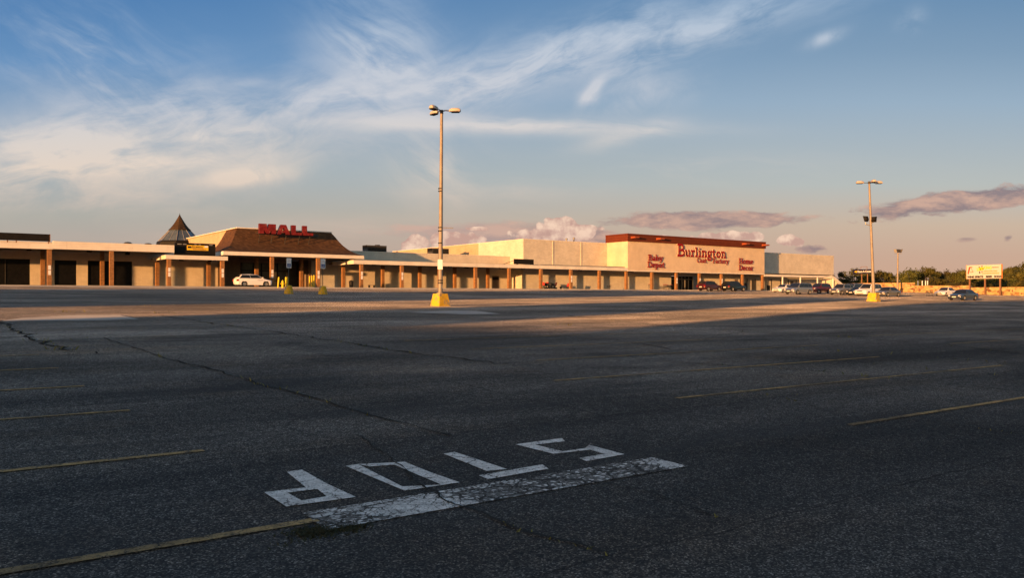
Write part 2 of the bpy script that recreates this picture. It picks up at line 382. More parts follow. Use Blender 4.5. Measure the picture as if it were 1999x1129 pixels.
# ------------------------------------------------------------------ mesh helpers
class MB:
    def __init__(s): s.v = []; s.f = []; s.mi = []; s.cur = 0
    def add(s, vs, fs):
        o = len(s.v); s.v += [tuple(v) for v in vs]
        for f in fs: s.f.append([i + o for i in f]); s.mi.append(s.cur)
        return s
    def box(s, x0, x1, y0, y1, z0, z1):
        return s.add([(x0, y0, z0), (x1, y0, z0), (x1, y1, z0), (x0, y1, z0), (x0, y0, z1), (x1, y0, z1), (x1, y1, z1), (x0, y1, z1)],
                     [(3, 2, 1, 0), (4, 5, 6, 7), (0, 1, 5, 4), (1, 2, 6, 5), (2, 3, 7, 6), (3, 0, 4, 7)])
    def frustum(s, cx, cy, z0, z1, w0, d0, w1, d1):
        p = [(cx + sx * w / 2, cy + sy * d / 2, z) for z, w, d in ((z0, w0, d0), (z1, w1, d1)) for sx, sy in ((-1, -1), (1, -1), (1, 1), (-1, 1))]
        return s.add(p, [(3, 2, 1, 0), (4, 5, 6, 7), (0, 1, 5, 4), (1, 2, 6, 5), (2, 3, 7, 6), (3, 0, 4, 7)])
    def prism(s, pts, vec):
        n = len(pts); a = [Vector(p) for p in pts]; v = Vector(vec)
        nr = sum(((a[i] - a[0]).cross(a[(i + 1) % n] - a[0]) for i in range(1, n)), Vector())
        if nr.dot(v) > 0: a.reverse()
        fs = [list(range(n)), list(range(2 * n - 1, n - 1, -1))] + [(i, i + n, (i + 1) % n + n, (i + 1) % n)[::1] for i in range(n)]
        return s.add(a + [p + v for p in a], fs)
    def tube(s, p0, p1, r0, r1=None, n=8):
        r1 = r0 if r1 is None else r1; p0, p1 = Vector(p0), Vector(p1)
        q = (p1 - p0).to_track_quat('Z', 'Y'); vs = []
        for p, r in ((p0, r0), (p1, r1)):
            vs += [p + q @ Vector((r * math.cos(2 * math.pi * i / n), r * math.sin(2 * math.pi * i / n), 0)) for i in range(n)]
        return s.add(vs, [list(range(n - 1, -1, -1)), list(range(n, 2 * n))] + [(i, (i + 1) % n, (i + 1) % n + n, i + n) for i in range(n)])
    def path(s, pts, r, n=6):
        for a, b in zip(pts, pts[1:]): s.tube(a, b, r, r, n)
        return s
    def lathe(s, prof, n=16, axis='z', c=(0, 0, 0)):
        vs = []; m = len(prof)
        for i in range(n):
            a = 2 * math.pi * i / n
            for r, h in prof:
                p = (r * math.cos(a), r * math.sin(a), h) if axis == 'z' else (r * math.cos(a), h, r * math.sin(a))
                vs.append((p[0] + c[0], p[1] + c[1], p[2] + c[2]))
        fs = []
        for i in range(n):
            j = (i + 1) % n
            for t in range(m - 1):
                q = (i * m + t, j * m + t, j * m + t + 1, i * m + t + 1)
                fs.append(q if axis == 'z' else q[::-1])
        return s.add(vs, fs)
    def build(s, name, mats, parent=None, smooth=None, world=False):
        me = bpy.data.meshes.new(name)
        off = Vector(parent.location) if (world and parent) else Vector()
        me.from_pydata([tuple(Vector(v) - off) for v in s.v], [], s.f); me.update()
        for mt in (mats if isinstance(mats, (list, tuple)) else [mats]): me.materials.append(MATS[mt])
        me.polygons.foreach_set('material_index', s.mi)
        bm = bmesh.new(); bm.from_mesh(me); bmesh.ops.recalc_face_normals(bm, faces=bm.faces); bm.to_mesh(me); bm.free()
        if smooth:
            me.shade_smooth(); me.set_sharp_from_angle(angle=R(smooth))
        o = bpy.data.objects.new(name, me); COL.objects.link(o)
        if parent: o.parent = parent
        return o
def tag(o, label=None, cat=None, group=None, kind=None):
    if label: o['label'] = label
    if cat: o['category'] = cat
    if group: o['group'] = group
    if kind: o['kind'] = kind
    return o
def thing(name, label, cat, loc=(0, 0, 0), rz=0.0, group=None):
    o = bpy.data.objects.new(name, None); COL.objects.link(o); o.empty_display_size = .3
    o.location = loc; o.rotation_euler = (0, 0, rz)
    return tag(o, label, cat, group)
def dup(o, loc, rz=0.0, label=None):
    def cp(q, par):
        c = q.copy(); COL.objects.link(c)
        if par: c.parent = par
        for ch in q.children: cp(ch, c)
        return c
    r = cp(o, None); r.location = loc; r.rotation_euler = (0, 0, rz)
    if label: r['label'] = label
    return r
def text_mb(txt, size, origin, ux, uz, depth, bold=0.0, align='LEFT', sx=1.0):
    cu = bpy.data.curves.new('t', 'FONT'); cu.body = txt; cu.size = size; cu.offset = bold; cu.align_x = align; cu.resolution_u = 3
    ob = bpy.data.objects.new('t', cu); COL.objects.link(ob)
    dg = bpy.context.evaluated_depsgraph_get(); me = bpy.data.meshes.new_from_object(ob.evaluated_get(dg))
    bpy.data.objects.remove(ob); ux, uz, o = Vector(ux), Vector(uz), Vector(origin); nrm = ux.cross(uz)
    mb = MB(); vs = [o + ux * (v.co.x * sx) + uz * v.co.y for v in me.vertices]
    n = len(vs); edges = {}
    for p in me.polygons:
        for a, b in zip(p.vertices, list(p.vertices[1:]) + [p.vertices[0]]): edges[(a, b)] = edges.get((a, b), 0) + 1
    fs = [list(p.vertices) for p in me.polygons]
    bk = [v - nrm * depth for v in vs]
    fs2 = [[i + n for i in reversed(f)] for f in fs] + [[b, a, a + n, b + n] for (a, b) in edges if (b, a) not in edges]
    mb.add(vs + bk, fs + fs2); bpy.data.meshes.remove(me)
    return mb

# ------------------------------------------------------------------ the ground
FLOOR = 2.83
def gz(x, y):
    sx = -.003 * min(max((97 - y) / 47, 0), 1)
    x_ = min(max(x, -150), 260)
    z = .0281 * min(y, 97.5) + sx * x_
    return max(z, -6)
xs = [-1500, -600, -300] + [-150 + 5 * i for i in range(83)] + [350, 500, 900, 2000]
ys = [-1200, -500, -220] + [-100 + 5 * i for i in range(30)] + [50, 54, 58, 62, 66, 70, 74, 78, 82, 86, 90, 94, 97, 97.5, 105, 130, 180, 300, 700, 2000]
g = MB(); nx = len(xs)
g.add([(x, y, gz(x, y)) for y in ys for x in xs], [(j * nx + i, j * nx + i + 1, (j + 1) * nx + i + 1, (j + 1) * nx + i) for j in range(len(ys) - 1) for i in range(nx - 1)])
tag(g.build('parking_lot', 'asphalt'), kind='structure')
def sheet(name, poly, mat, dz=.006, step=6.0):
    """a thin sheet following the ground, subdivided"""
    mb = MB(); bm = bmesh.new(); vs = [bm.verts.new((x, y, 0)) for x, y in poly]; bm.faces.new(vs)
    mb.add([(x, y, gz(x, y) + dz) for x, y in poly], [list(range(len(poly)))]); bm.free()
    return mb.build(name, mat)
def strip(x0, x1, y0, y1, dz, n=24):
    mb = MB(); vs = []
    for i in range(n + 1):
        x = x0 + (x1 - x0) * i / n
        vs += [(x, y0, gz(x, y0) + dz), (x, y1, gz(x, y1) + dz)]
    return mb.add(vs, [(2 * i, 2 * i + 2, 2 * i + 3, 2 * i + 1) for i in range(n)])
tag(strip(-60, 58, 91.6, 97.4, .012, 30).build('access_road', 'apron_concrete'), kind='structure')
tag(strip(58.4, 160, 95.2, 97.4, .012, 30).build('gutter', 'apron_concrete'), kind='structure')
sw = MB().box(-60, 163, 97.6, 128, 2.2, FLOOR)
tag(sw.build('sidewalk', 'concrete'), kind='structure')
def gpix(u, v):
    """where the ray through a point of the photograph meets the ground"""
    la = (u - 1000) / 1600; z = (580 - v) / 1600
    dx_, dy_ = la * SA + CA, -la * CA + SA
    t = 1.0
    while t < 400:
        if 1.6 + z * t <= gz(dx_ * t, dy_ * t): break
        t += .04
    return dx_ * t, dy_ * t
pads = [[(0, 628), (42, 621.5), (130, 617), (232, 616), (272, 624), (200, 626)], [(800, 610.5), (872, 607.3), (930, 607.6), (978, 613.5), (905, 614.5)]]
for p in pads: tag(sheet('concrete_patch', [gpix(*q) for q in p], 'concrete', .01), kind='structure')

# painted word, bar and stall lines
LZ = .008
def flat(pts, mat, name, dz=LZ): 
    return MB().add([(x, y, gz(x, y) + dz) for x, y in pts], [list(range(len(pts)))]).build(name, mat)
def seg_ring(mb, polys):
    for p in polys: mb.add([(x, y, gz(x, y) + LZ) for x, y in p], [list(range(len(p)))])
    return mb
word = thing('road_word', 'white block letters STOP painted on the asphalt above the white bar', 'road marking', (3.7, 5.9, gz(3.7, 5.9)))
def letter(polys):
    return seg_ring(MB(), polys).build('letter', 'white_road_paint', word, world=True)
def q(*pp): return [gpix(400 + x / 1.999, 830 + y / 1.999) for x, y in pp]
letter([q((320, 190), (380, 183), (478, 237), (395, 252)), q((232, 268), (395, 252), (478, 237), (440, 259), (322, 271)), q((232, 268), (322, 271), (378, 303), (318, 330)), q((318, 330), (378, 303), (476, 288), (590, 290)), q((478, 237), (590, 290), (476, 288), (440, 259))])
letter([q((550, 168), (598, 160), (772, 248), (780, 264)), q((598, 160), (728, 152), (742, 160), (644, 170)), q((728, 152), (780, 151), (880, 192), (826, 200), (742, 160)), q((826, 200), (880, 192), (995, 232), (924, 240)), q((772, 248), (924, 240), (995, 232), (780, 264))])
letter([q((932, 118), (976, 110), (1180, 180), (1100, 186)), q((1070, 205), (1318, 162), (1342, 176), (1106, 217))])
letter([q((1213, 80), (1394, 56), (1406, 68), (1290, 83)), q((1213, 80), (1290, 83), (1398, 107), (1362, 117)), q((1362, 117), (1398, 107), (1484, 95), (1500, 85), (1545, 96)), q((1500, 85), (1638, 122), (1560, 117), (1484, 95)), q((1462, 134), (1560, 117), (1638, 122), (1490, 146))])
bar_ = flat([(2.08, 4.84), (5.42, 4.86), (5.42, 5.28), (2.10, 5.27)], 'white_cracked_paint', 'stop_bar')
tag(bar_, 'wide white stop bar of cracked paint beside the painted word', 'road marking')
GL = 'faded yellow parking lines'
def pline(x0, y0, x1, y1, label, w=.1):
    n = 10; mb = MB(); vs = []
    for i in range(n + 1):
        t = i / n; x = x0 + (x1 - x0) * t; y = y0 + (y1 - y0) * t
        vs += [(x, y - w / 2, gz(x, y) + LZ), (x, y + w / 2, gz(x, y) + LZ)]
    mb.add(vs, [(2 * i, 2 * i + 2, 2 * i + 3, 2 * i + 1) for i in range(n)])
    tag(mb.build('parking_line', 'yellow_road_paint'), label, 'parking line', GL)
for y, x1, lb in ((5.08, 2.12, 'yellow parking line running into the end of the white stop bar'), (7.62, 2.1, 'yellow parking line just behind the one touching the stop bar'),
                  (10.27, 2.0, 'yellow parking line at the left edge, two rows behind the stop bar'), (12.75, 1.9, 'short looking yellow line at the left edge, three rows behind the stop bar'), (15.3, 1.9, 'thin yellow line at the left edge, four rows behind the stop bar'), (17.9, 1.9, 'faintest farthest yellow line at the left edge of the lot')):
    pline(-3, y, x1, y, lb)
for x0, x1, y, lb in ((8.67, 13.8, 5.33, 'broad yellow line nearest the viewer at the right edge'), (8.5, 18.35, 7.82, 'long yellow line second from the viewer on the right half'), (8.22, 17.7, 10.16, 'long yellow line third from the viewer on the right half'),
                      (10.0, 19.5, 12.9, 'worn yellow line fourth from the viewer on the right half'), (10.2, 19, 15.6, 'faint yellow line fifth from the viewer on the right half'), (24, 38, 11.6, 'far yellow line crossing the right edge of the lot'),
                      (25, 41, 14.6, 'very thin yellow line beyond the long crack on the right'), (10, 20, 18.4, 'hardly visible yellow line before the lit strip of asphalt')):
    pline(x0, y, x1, y, lb, .1)

# cracks with weeds
random.seed(5)
cracks = [([(0, 626), (24, 642), (62, 662), (85, 674), (120, 683), (190, 692)], .10), ([(200, 660), (330, 702), (430, 727), (550, 762), (640, 786), (760, 822), (880, 853)], .04),
          ([(700, 852), (770, 902), (822, 952), (860, 975), (888, 990), (940, 1004), (985, 1024), (1010, 1042), (1090, 1062), (1190, 1084)], .022), ([(318, 617), (440, 636), (555, 652), (640, 664), (700, 674), (800, 690), (900, 702), (1005, 714)], .07),
          ([(1020, 606), (1150, 622), (1240, 631), (1310, 638), (1400, 644), (1485, 649), (1600, 655), (1700, 663), (1850, 674), (1999, 693)], .06), ([(1190, 662), (1250, 672), (1310, 683), (1420, 690), (1500, 696), (1650, 706), (1850, 726), (1999, 737)], .05),
          ([(1300, 706), (1370, 712), (1490, 718), (1600, 727), (1740, 741), (1870, 752), (1999, 767)], .04), ([(1240, 663), (1300, 661), (1400, 655), (1460, 648)], .05), ([(1400, 676), (1540, 681), (1740, 692), (1999, 714)], .035),
          ([(1150, 944), (1190, 950), (1260, 961), (1325, 984), (1370, 1002), (1440, 1020)], .014), ([(1540, 780), (1600, 800), (1700, 812), (1850, 830), (1999, 850)], .015)]
cm = MB(); wm = MB(); wd_ = MB()
def blade(mb, x, y, h, lean):
    a = random.uniform(0, 6.28); w = h * .09 + .004; z = gz(x, y)
    dx_, dy_ = math.cos(a) * w, math.sin(a) * w; b = random.uniform(0, 6.28); lx, ly = math.cos(b) * lean * h, math.sin(b) * lean * h
    mb.add([(x - dx_, y - dy_, z), (x + dx_, y + dy_, z), (x + lx * .4 + dx_ * .6, y + ly * .4 + dy_ * .6, z + h * .6), (x + lx, y + ly, z + h)], [(0, 1, 2, 3)])
for pts, w in cracks:
    P = [Vector(gpix(*p)) for p in pts]
    dense = []
    for a, b in zip(P, P[1:]):
        n = max(2, int((b - a).length / (.35 if w > .03 else .1)))
        pd = Vector((-(b - a).y, (b - a).x)).normalized()
        for i in range(n):
            dense.append(a.lerp(b, i / n) + pd * random.gauss(0, w * .9))
    dense.append(P[-1])
    vs = []
    for i, p in enumerate(dense):
        t = (dense[min(i + 1, len(dense) - 1)] - dense[max(i - 1, 0)]); t = Vector((-t.y, t.x)).normalized() * w * random.uniform(.12, .7)
        for s_ in (-1, 1): vs.append((p.x + s_ * t.x, p.y + s_ * t.y, gz(p.x, p.y) + .012))
    cm.add(vs, [(2 * i, 2 * i + 1, 2 * i + 3, 2 * i + 2) for i in range(len(dense) - 1)])
    L_ = len(dense)
    for i in range(int(L_ * (1.6 if w > .03 else 1.2))):
        p = dense[random.randrange(L_)]
        if math.sin(p.x * 1.3 + p.y * .9) + math.sin(p.x * .37 - p.y * .5) > .1:
            blade(wm, p.x + random.gauss(0, w * .7), p.y + random.gauss(0, w * .7), random.uniform(.012, .03) if w < .03 else random.uniform(.02, .08), .9)
tag(cm.build('asphalt_cracks', 'crack_dirt'), kind='structure')
tufts = [((1095, 636), .5, .22), ((323, 613), .4, .25), ((298, 598), .4, .2), ((142, 610), .35, .2), ((650, 605), .3, .2), ((80, 664), .5, .16), ((125, 683), .4, .16), ((1510, 772), .25, .06)]
for (u, v), r_, h_ in tufts:
    x, y = gpix(u, v)
    for i in range(12): blade(wm, x + random.gauss(0, r_), y + random.gauss(0, r_ * .6), random.uniform(.15, .6) * h_, .8)
tag(wm.build('crack_weeds', 'dry_grass'), 'sparse dry weeds growing along the asphalt cracks', 'weeds', kind='stuff')
for (u, v), n, rx, ry in (((614, 1042), 900, .07, .055), ((682, 1036), 480, .065, .035), ((640, 1048), 120, .14, .04), ((880, 988), 90, .05, .04), ((735, 1015), 60, .04, .02)):
    x, y = gpix(u, v)
    for i in range(n): blade(wd_, x + random.gauss(0, rx), y + random.gauss(0, ry), random.uniform(.006, .02), 1.3)
tag(wd_.build('dark_moss', 'weed_dark'), 'low dark weeds matted at the end of the stop bar', 'weeds', kind='stuff')

# ------------------------------------------------------------------ lettering: slab-serif strokes
def ell(cx, cy, rx, ry, a0, a1, n=12): return [(cx + rx * math.cos(R(a0 + (a1 - a0) * i / n)), cy + ry * math.sin(R(a0 + (a1 - a0) * i / n))) for i in range(n + 1)]
def sf(x0, x1, y): return [(x0, y), (x1, y)]
XH = .70
GL_ = {
 'B': ([[(.16, .04), (.16, .96)], [(.0, .95)] + ell(.38, .73, .2, .22, 90, -90, 8) + [(.16, .51)], [(.24, .51)] + ell(.42, .275, .24, .235, 90, -90, 8) + [(.0, .04)]], .74),
 'u': ([[(.16, .66), (.16, .22)] + ell(.34, .24, .18, .19, 180, 330, 8), [(.52, .66), (.52, .0)], sf(.0, .2, .63), sf(.38, .55, .63), sf(.5, .68, .05)], .74),
 'r': ([[(.18, .0), (.18, .66)], ell(.4, .4, .22, .23, 170, 50, 7), sf(.0, .36, .05), sf(.0, .2, .63)], .58),
 'l': ([[(.18, .0), (.18, 1.0)], sf(.0, .36, .05), sf(.0, .2, .96)], .42),
 'i': ([[(.18, .0), (.18, .66)], sf(.0, .36, .05), sf(.0, .2, .63), [(.18, .8), (.18, .97)]], .42),
 'n': ([[(.16, .0), (.16, .66)], ell(.34, .44, .2, .21, 165, 0, 9) + [(.54, .0)], sf(.0, .31, .05), sf(.4, .69, .05), sf(.0, .18, .63)], .75),
 'g': ([ell(.3, .42, .2, .22, 0, 360, 16), [(.5, .62), (.66, .68)], [(.2, .18), (.14, .08), (.3, .02), (.48, -.04)] + ell(.3, -.17, .24, .15, 40, -220, 12)], .68),
 't': ([[(.18, .92), (.18, .2)] + ell(.33, .19, .15, .15, 180, 320, 7), sf(.0, .42, .63)], .52),
 'o': ([ell(.32, .34, .23, .28, 0, 360, 18)], .68),
 'C': ([ell(.4, .5, .3, .44, 45, 315, 16), [(.62, .98), (.62, .68)]], .74),
 'a': ([ell(.26, .19, .17, .15, 0, 360, 14), [(.1, .56)] + ell(.29, .47, .17, .16, 120, 0, 7) + [(.46, .06), (.6, .05)]], .64),
 'F': ([[(.16, .0), (.16, 1.0)], sf(.0, .64, .95), sf(.1, .46, .52), sf(.0, .34, .05), [(.6, .98), (.6, .76)], [(.44, .64), (.44, .4)]], .68),
 'c': ([ell(.32, .34, .23, .28, 50, 310, 14), [(.48, .68), (.48, .46)]], .58),
 'y': ([[(.1, .62), (.34, .06)], [(.6, .62), (.3, -.14), (.16, -.24), (.04, -.2)], sf(.0, .26, .63), sf(.46, .72, .63)], .72),
 'D': ([[(.16, .04), (.16, .96)], [(.0, .95), (.32, .95)] + ell(.34, .5, .36, .45, 85, -85, 12) + [(.32, .05), (.0, .05)]], .8),
 'e': ([[(.12, .36), (.54, .36)] + ell(.32, .35, .23, .28, 10, 315, 15)], .64),
 'p': ([[(.16, -.28), (.16, .66)], ell(.35, .33, .2, .27, 165, -165, 14), sf(.0, .34, -.26), sf(.0, .18, .63)], .66),
 'H': ([[(.16, .0), (.16, 1.0)], [(.66, .0), (.66, 1.0)], sf(.16, .66, .5), sf(.0, .33, .05), sf(.0, .33, .95), sf(.49, .82, .05), sf(.49, .82, .95)], .88),
 'm': ([[(.16, .0), (.16, .66)], ell(.31, .46, .17, .19, 165, 0, 8) + [(.48, .0)], ell(.64, .46, .16, .19, 165, 0, 8) + [(.8, .0)], sf(.0, .3, .05), sf(.37, .6, .05), sf(.69, .95, .05), sf(.0, .18, .63)], 1.0),
 'b': ([[(.14, .0), (.14, 1.0)], ell(.34, .33, .2, .27, 165, -165, 14), sf(.0, .16, .96)], .66),
}
def ribbon(mb, pts, w, x0, z0, h, y, depth):
    P = [Vector((x0 + px * h, z0 + pz * h)) for px, pz in pts]; w = w * h / 2
    closed = (P[0] - P[-1]).length < 1e-4; n = len(P); L = []
    for i in range(n):
        a = P[i - 1] if i else (P[-2] if closed else None); b = P[i + 1] if i < n - 1 else (P[1] if closed else None)
        d1 = (P[i] - a).normalized() if a is not None else None; d2 = (b - P[i]).normalized() if b is not None else None
        d1 = d1 or d2; d2 = d2 or d1
        t = (d1 + d2)
        t = t.normalized() if t.length > 1e-3 else d1
        nn = Vector((-t.y, t.x)); m = w / max(.5, nn.dot(Vector((-d1.y, d1.x)))); L.append((P[i] + nn * m, P[i] - nn * m))
    vs = []
    for l, r in L: vs += [(l.x, y, l.y), (r.x, y, r.y), (l.x, y + depth, l.y), (r.x, y + depth, r.y)]
    mb.cur = 0; mb.add(vs, [(4 * i, 4 * i + 4, 4 * i + 5, 4 * i + 1) for i in range(n - 1)])
    fs = []
    for i in range(n - 1):
        o = 4 * i; fs += [(o, o + 2, o + 6, o + 4), (o + 1, o + 5, o + 7, o + 3)]
    if not closed: fs += [(0, 1, 3, 2), (4 * n - 4, 4 * n - 2, 4 * n - 1, 4 * n - 3)]
    mb.cur = 1; mb.add(vs, fs); mb.cur = 0
def word_letters(parent, txt, x0, x1, z0, cap, yfront, sw=.17, bigfirst=None, depth=.16, side='letter_side'):
    tot = sum(GL_[c][1] for c in txt) + (GL_[txt[0]][1] * (bigfirst - 1) if bigfirst else 0)
    s = (x1 - x0) / tot; x = x0
    for i, c in enumerate(txt):
        polys, adv = GL_[c]; f = bigfirst if (bigfirst and i == 0) else 1
        mb = MB()
        for j, p in enumerate(polys):
            pp = [(px * s / cap, pz) for px, pz in p] if f == 1 else [(px * s * f / cap, pz * f) for px, pz in p]
            ribbon(mb, pp, sw * (1.15 if f > 1 else 1), x, z0, cap, yfront - .004 * j, depth)
        mb.build('letter', ['letter_red', side], parent, world=True)
        x += adv * s * f

# ------------------------------------------------------------------ the mall buildings
CXk = lambda k_: 48.2 + 6.1 * k_
def column_mb(x, y, z1, w=.42): return MB().box(x - w / 2, x + w / 2, y - w / 2, y + w / 2, FLOOR - .02, z1)
def notice(col, x, y, z, n=2):
    for i in range(n):
        o = MB().box(x - .14, x + .14, y - .235, y - .213, z - .55 * i - .24, z - .55 * i + .24)
        nt_ = o.build('notice', 'notice_white', None); nt_.parent = col
        t = MB()
        for r_ in range(5): t.box(x - .10, x + .08 - .02 * (r_ % 3), y - .2365, y - .235, z - .55 * i + .15 - .075 * r_, z - .55 * i + .17 - .075 * r_)
    return
def columns(parent, ks, z1, y=100.6, notes=()):
    for k_ in ks:
        c = column_mb(CXk(k_) - parent.location.x, y - parent.location.y, z1 - parent.location.z)
        c.v = [(a, b, d + 0) for a, b, d in c.v]
        mb = MB(); x = CXk(k_); mb.box(x - .21, x + .21, y - .21, y + .21, FLOOR - .02, z1)
        o = mb.build('column', 'brown_brick', parent, world=True)
        if k_ in notes:
            for i in range(2):
                MB().box(x - .13, x + .13, y - .235, y - .212, 4.75 - .55 * i - .24, 4.75 - .55 * i + .24).build('notice', 'notice_white', o).location = -Vector(parent.location)
def lights(parent, pts):
    for x, y, z in pts:
        m = MB().box(x - .22, x + .22, y - .22, y + .22, z - .26, z); m.tube((x, y, z - .002), (x, y, z + .1), .05, .05, 6)
        m.build('ceiling_light', 'black_panel', parent, world=True)

# left wing of shops
lw = thing('shop_wing', 'long low cream wing with dark shop windows left of the brown roofed entrance', 'building', (12, 109, FLOOR))
m = MB()
Wn = [(-14, -3.2, 5.95), (-1.5, 10.62, 5.95), (13.1, 15.4, 5.92), (16.6, 21.5, 5.95)]
xprev = -30
for a, b, zt in Wn:
    m.box(xprev, a, 109, 109.3, FLOOR, 8.0); m.box(a, b, 109, 109.3, zt, 8.0); m.box(a, b, 109, 109.3, FLOOR, 2.98); xprev = b
m.box(xprev, 31.8, 109, 109.3, FLOOR, 8.0)
m.build('wall', 'cream_block', lw, world=True)
MB().box(-30, 31.8, 109.3, 135, 7.6, 7.95).build('roof', 'dark_metal', lw, world=True)
for a, b, zt in Wn:
    w = MB().box(a, b, 109.14, 109.18, 2.98, zt).build('window', 'dark_glass', lw, world=True)
    n = max(1, round((b - a) / 2.3))
    for i in range(n + 1):
        x = a + (b - a) * i / n; MB().box(max(a, x - .04), min(b, x + .04), 109.08, 109.139, 2.98, zt).build('mullion', 'dark_metal', w).location = -Vector(lw.location)
d = MB().box(25.8, 26.8, 108.97, 108.998, FLOOR, 4.95).build('door', 'grey_block', lw, world=True)
tag(d, 'plain service door painted like the wall')
MB().tube((26.65, 108.95, 3.85), (26.65, 108.9, 3.85), .03).build('handle', 'dark_metal', d).location = -Vector(lw.location)
for x, y in ((21.6, 112), (24.2, 113), (22.8, 116)):
    MB().lathe([(0, 8.55), (.35, 8.5), (.55, 8.3), (.6, 8.05), (.3, 8.05), (.3, 7.9)], 12, c=(x, y, 0)).build('roof_vent', 'dark_metal', lw, smooth=40, world=True)

hc = thing('walkway_canopy', 'high pale canopy along the shop windows at the far left of the mall', 'canopy', (12, 104, FLOOR))
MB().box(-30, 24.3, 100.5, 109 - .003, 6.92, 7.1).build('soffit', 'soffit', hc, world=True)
MB().box(11.9, 24.3, 100.2, 100.5, 6.76, 7.62).box(24.0, 24.3, 100.503, 107.5, 6.76, 7.62).build('fascia', 'white_metal', hc, world=True)
MB().box(-30, 11.9, 100.2, 100.5, 6.72, 7.3).build('fascia', 'white_metal', hc, world=True)
MB().box(-30, 24.0, 100.503, 109, 7.104, 7.2).build('roof', 'grey_metal', hc, world=True)
columns(hc, [-8, -7, -6, -5], 6.92, notes=(-6,)); columns(hc, [-8, -7, -6, -5], 6.92, 106.3)
lights(hc, [(9.8, 101.5, 6.8), (15.6, 101.5, 6.8), (4, 101.5, 6.8), (20, 104, 6.8)])

lc = thing('walkway_canopy', 'short lower canopy carrying the black sign with the yellow banner', 'canopy', (27, 104, FLOOR))
MB().box(23.35, 30.45, 100.2, 100.5, 6.0, 6.48).box(23.35, 23.65, 100.503, 106.6, 6.0, 6.48).build('fascia', 'white_metal', lc, world=True)
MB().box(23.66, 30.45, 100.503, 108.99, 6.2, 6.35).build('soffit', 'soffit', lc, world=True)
columns(lc, [-4, -3], 6.2, notes=(-4, -3)); columns(lc, [-4, -3], 6.2, 106.3)
lights(lc, [(25.4, 101.4, 6.12), (28.6, 101.4, 6.12)])

# black sign panels standing on the canopies
s1 = thing('sign_panel', 'long blank black sign panel on short legs above the far left canopy', 'sign', (3, 101.2, 7.3))
MB().box(-8, 11.7, 101.1, 101.3, 7.6, 8.38).build('panel', 'black_panel', s1, world=True)
for x in (-4, 0, 4.0, 7.8, 8.6, 11.6): MB().box(x - .05, x + .05, 101.15, 101.25, 7.2, 7.6).build('leg', 'rust_steel', s1, world=True)
MB().box(11.702, 11.76, 101.08, 101.32, 7.55, 8.4).build('end_trim', 'rust_steel', s1, world=True)
s2 = thing('sign_panel', 'black sign box wearing a small yellow banner, left of the brown roof', 'sign', (26.8, 101, 6.48))
MB().box(24.5, 29.15, 100.75, 101.15, 6.482, 7.98).build('panel', 'black_panel', s2, world=True)
MB().box(25.85, 28.3, 100.70, 100.749, 7.13, 7.72).build('banner', 'ink_yellow', s2, world=True)
b2 = MB(); random.seed(8)
def dashes(mb, x0, x1, z, h, y, n, fill=.8):
    x = x0; st_ = (x1 - x0) / n
    for i in range(n):
        w = st_ * random.uniform(.5, fill)
        mb.box(x, x + w, y - .006, y, z, z + h * random.uniform(.75, 1)); x += st_
dashes(b2, 26.42, 27.7, 7.47, .17, 100.698, 9); b2.box(25.92, 26.35, 100.694, 100.699, 7.37, 7.6)
b2.build('lettering', 'ink_black', s2, world=True)
for xa_, xb_, z_ in ((26.4, 27.75, 7.33), (26.5, 28.05, 7.2)): MB().box(xa_, xb_, 100.692, 100.698, z_, z_ + .075).build('text_line', 'rust_steel', s2, world=True)
MB().box(27.85, 28.25, 100.692, 100.698, 7.5, 7.7).build('banner_print', 'notice_white', s2, world=True)
for a, b in ((24.78, 25.25), (25.4, 25.8), (26.7, 26.95), (27.2, 27.45), (28.42, 28.8)): MB().box(a, b, 100.72, 100.749, 7.76, 7.86).build('clip', 'grey_metal', s2, world=True)
s3 = thing('sign_panel', 'small black sign panel propped on the middle walkway roof', 'sign', (75.7, 101, 6.5))
MB().box(73.9, 77.6, 100.95, 101.2, 6.62, 7.42).build('panel', 'black_panel', s3, world=True)
for xa_ in (74.4, 77.0):
    MB().tube((xa_, 101.21, 7.3), (xa_ - 1.1, 103.4, 6.6), .04).build('brace', 'dark_metal', s3, world=True); MB().box(xa_ - .05, xa_ + .05, 101, 101.1, 6.5, 6.618).build('leg', 'dark_metal', s3, world=True)

# entrance pavilion with flared roof
en = thing('entrance_pavilion', 'mall entrance pavilion under a flared brown shingle roof', 'building', (39, 104, FLOOR))
prof = [(0, 7.12), (.16, 7.3), (.32, 7.58), (.48, 7.98), (.62, 8.45), (.75, 9.02), (.87, 9.66), (1, 10.28)]
vs = []
for f, z in prof:
    xl, xr, y = 29.95 + 2.8 * f, 48.35 - 2.95 * f, 100.2 + 3.8 * f
    vs += [(xl, 108.3, z), (xl, y, z), (xr, y, z), (xr, 108.3, z)]
fs = []
for i in range(len(prof) - 1):
    for j in range(3): fs.append((4 * i + j, 4 * i + j + 1, 4 * i + j + 5, 4 * i + j + 4))
o4 = 4 * (len(prof) - 1); fs.append((o4, o4 + 1, o4 + 2, o4 + 3))
MB().add(vs, fs).build('roof', 'shingle', en, smooth=25, world=True)
cp = MB().box(32.7, 45.5, 103.9, 104.2, 10.284, 10.4).box(32.6, 32.9, 104.203, 127.8, 10.284, 10.38).box(45.3, 45.6, 104.203, 127.8, 10.284, 10.38)
cp.build('coping', 'white_metal', en, world=True)
MB().box(32.85, 45.4, 108.303, 127.8, 7.0, 10.27).build('upper_wall', 'tan_block', en, world=True)
MB().box(29.9, 48.4, 100.15, 100.45, 6.66, 7.11).box(29.9, 30.2, 100.453, 108.3, 6.66, 7.11).box(48.1, 48.4, 100.453, 108.3, 6.66, 7.11).build('fascia', 'white_metal', en, world=True)
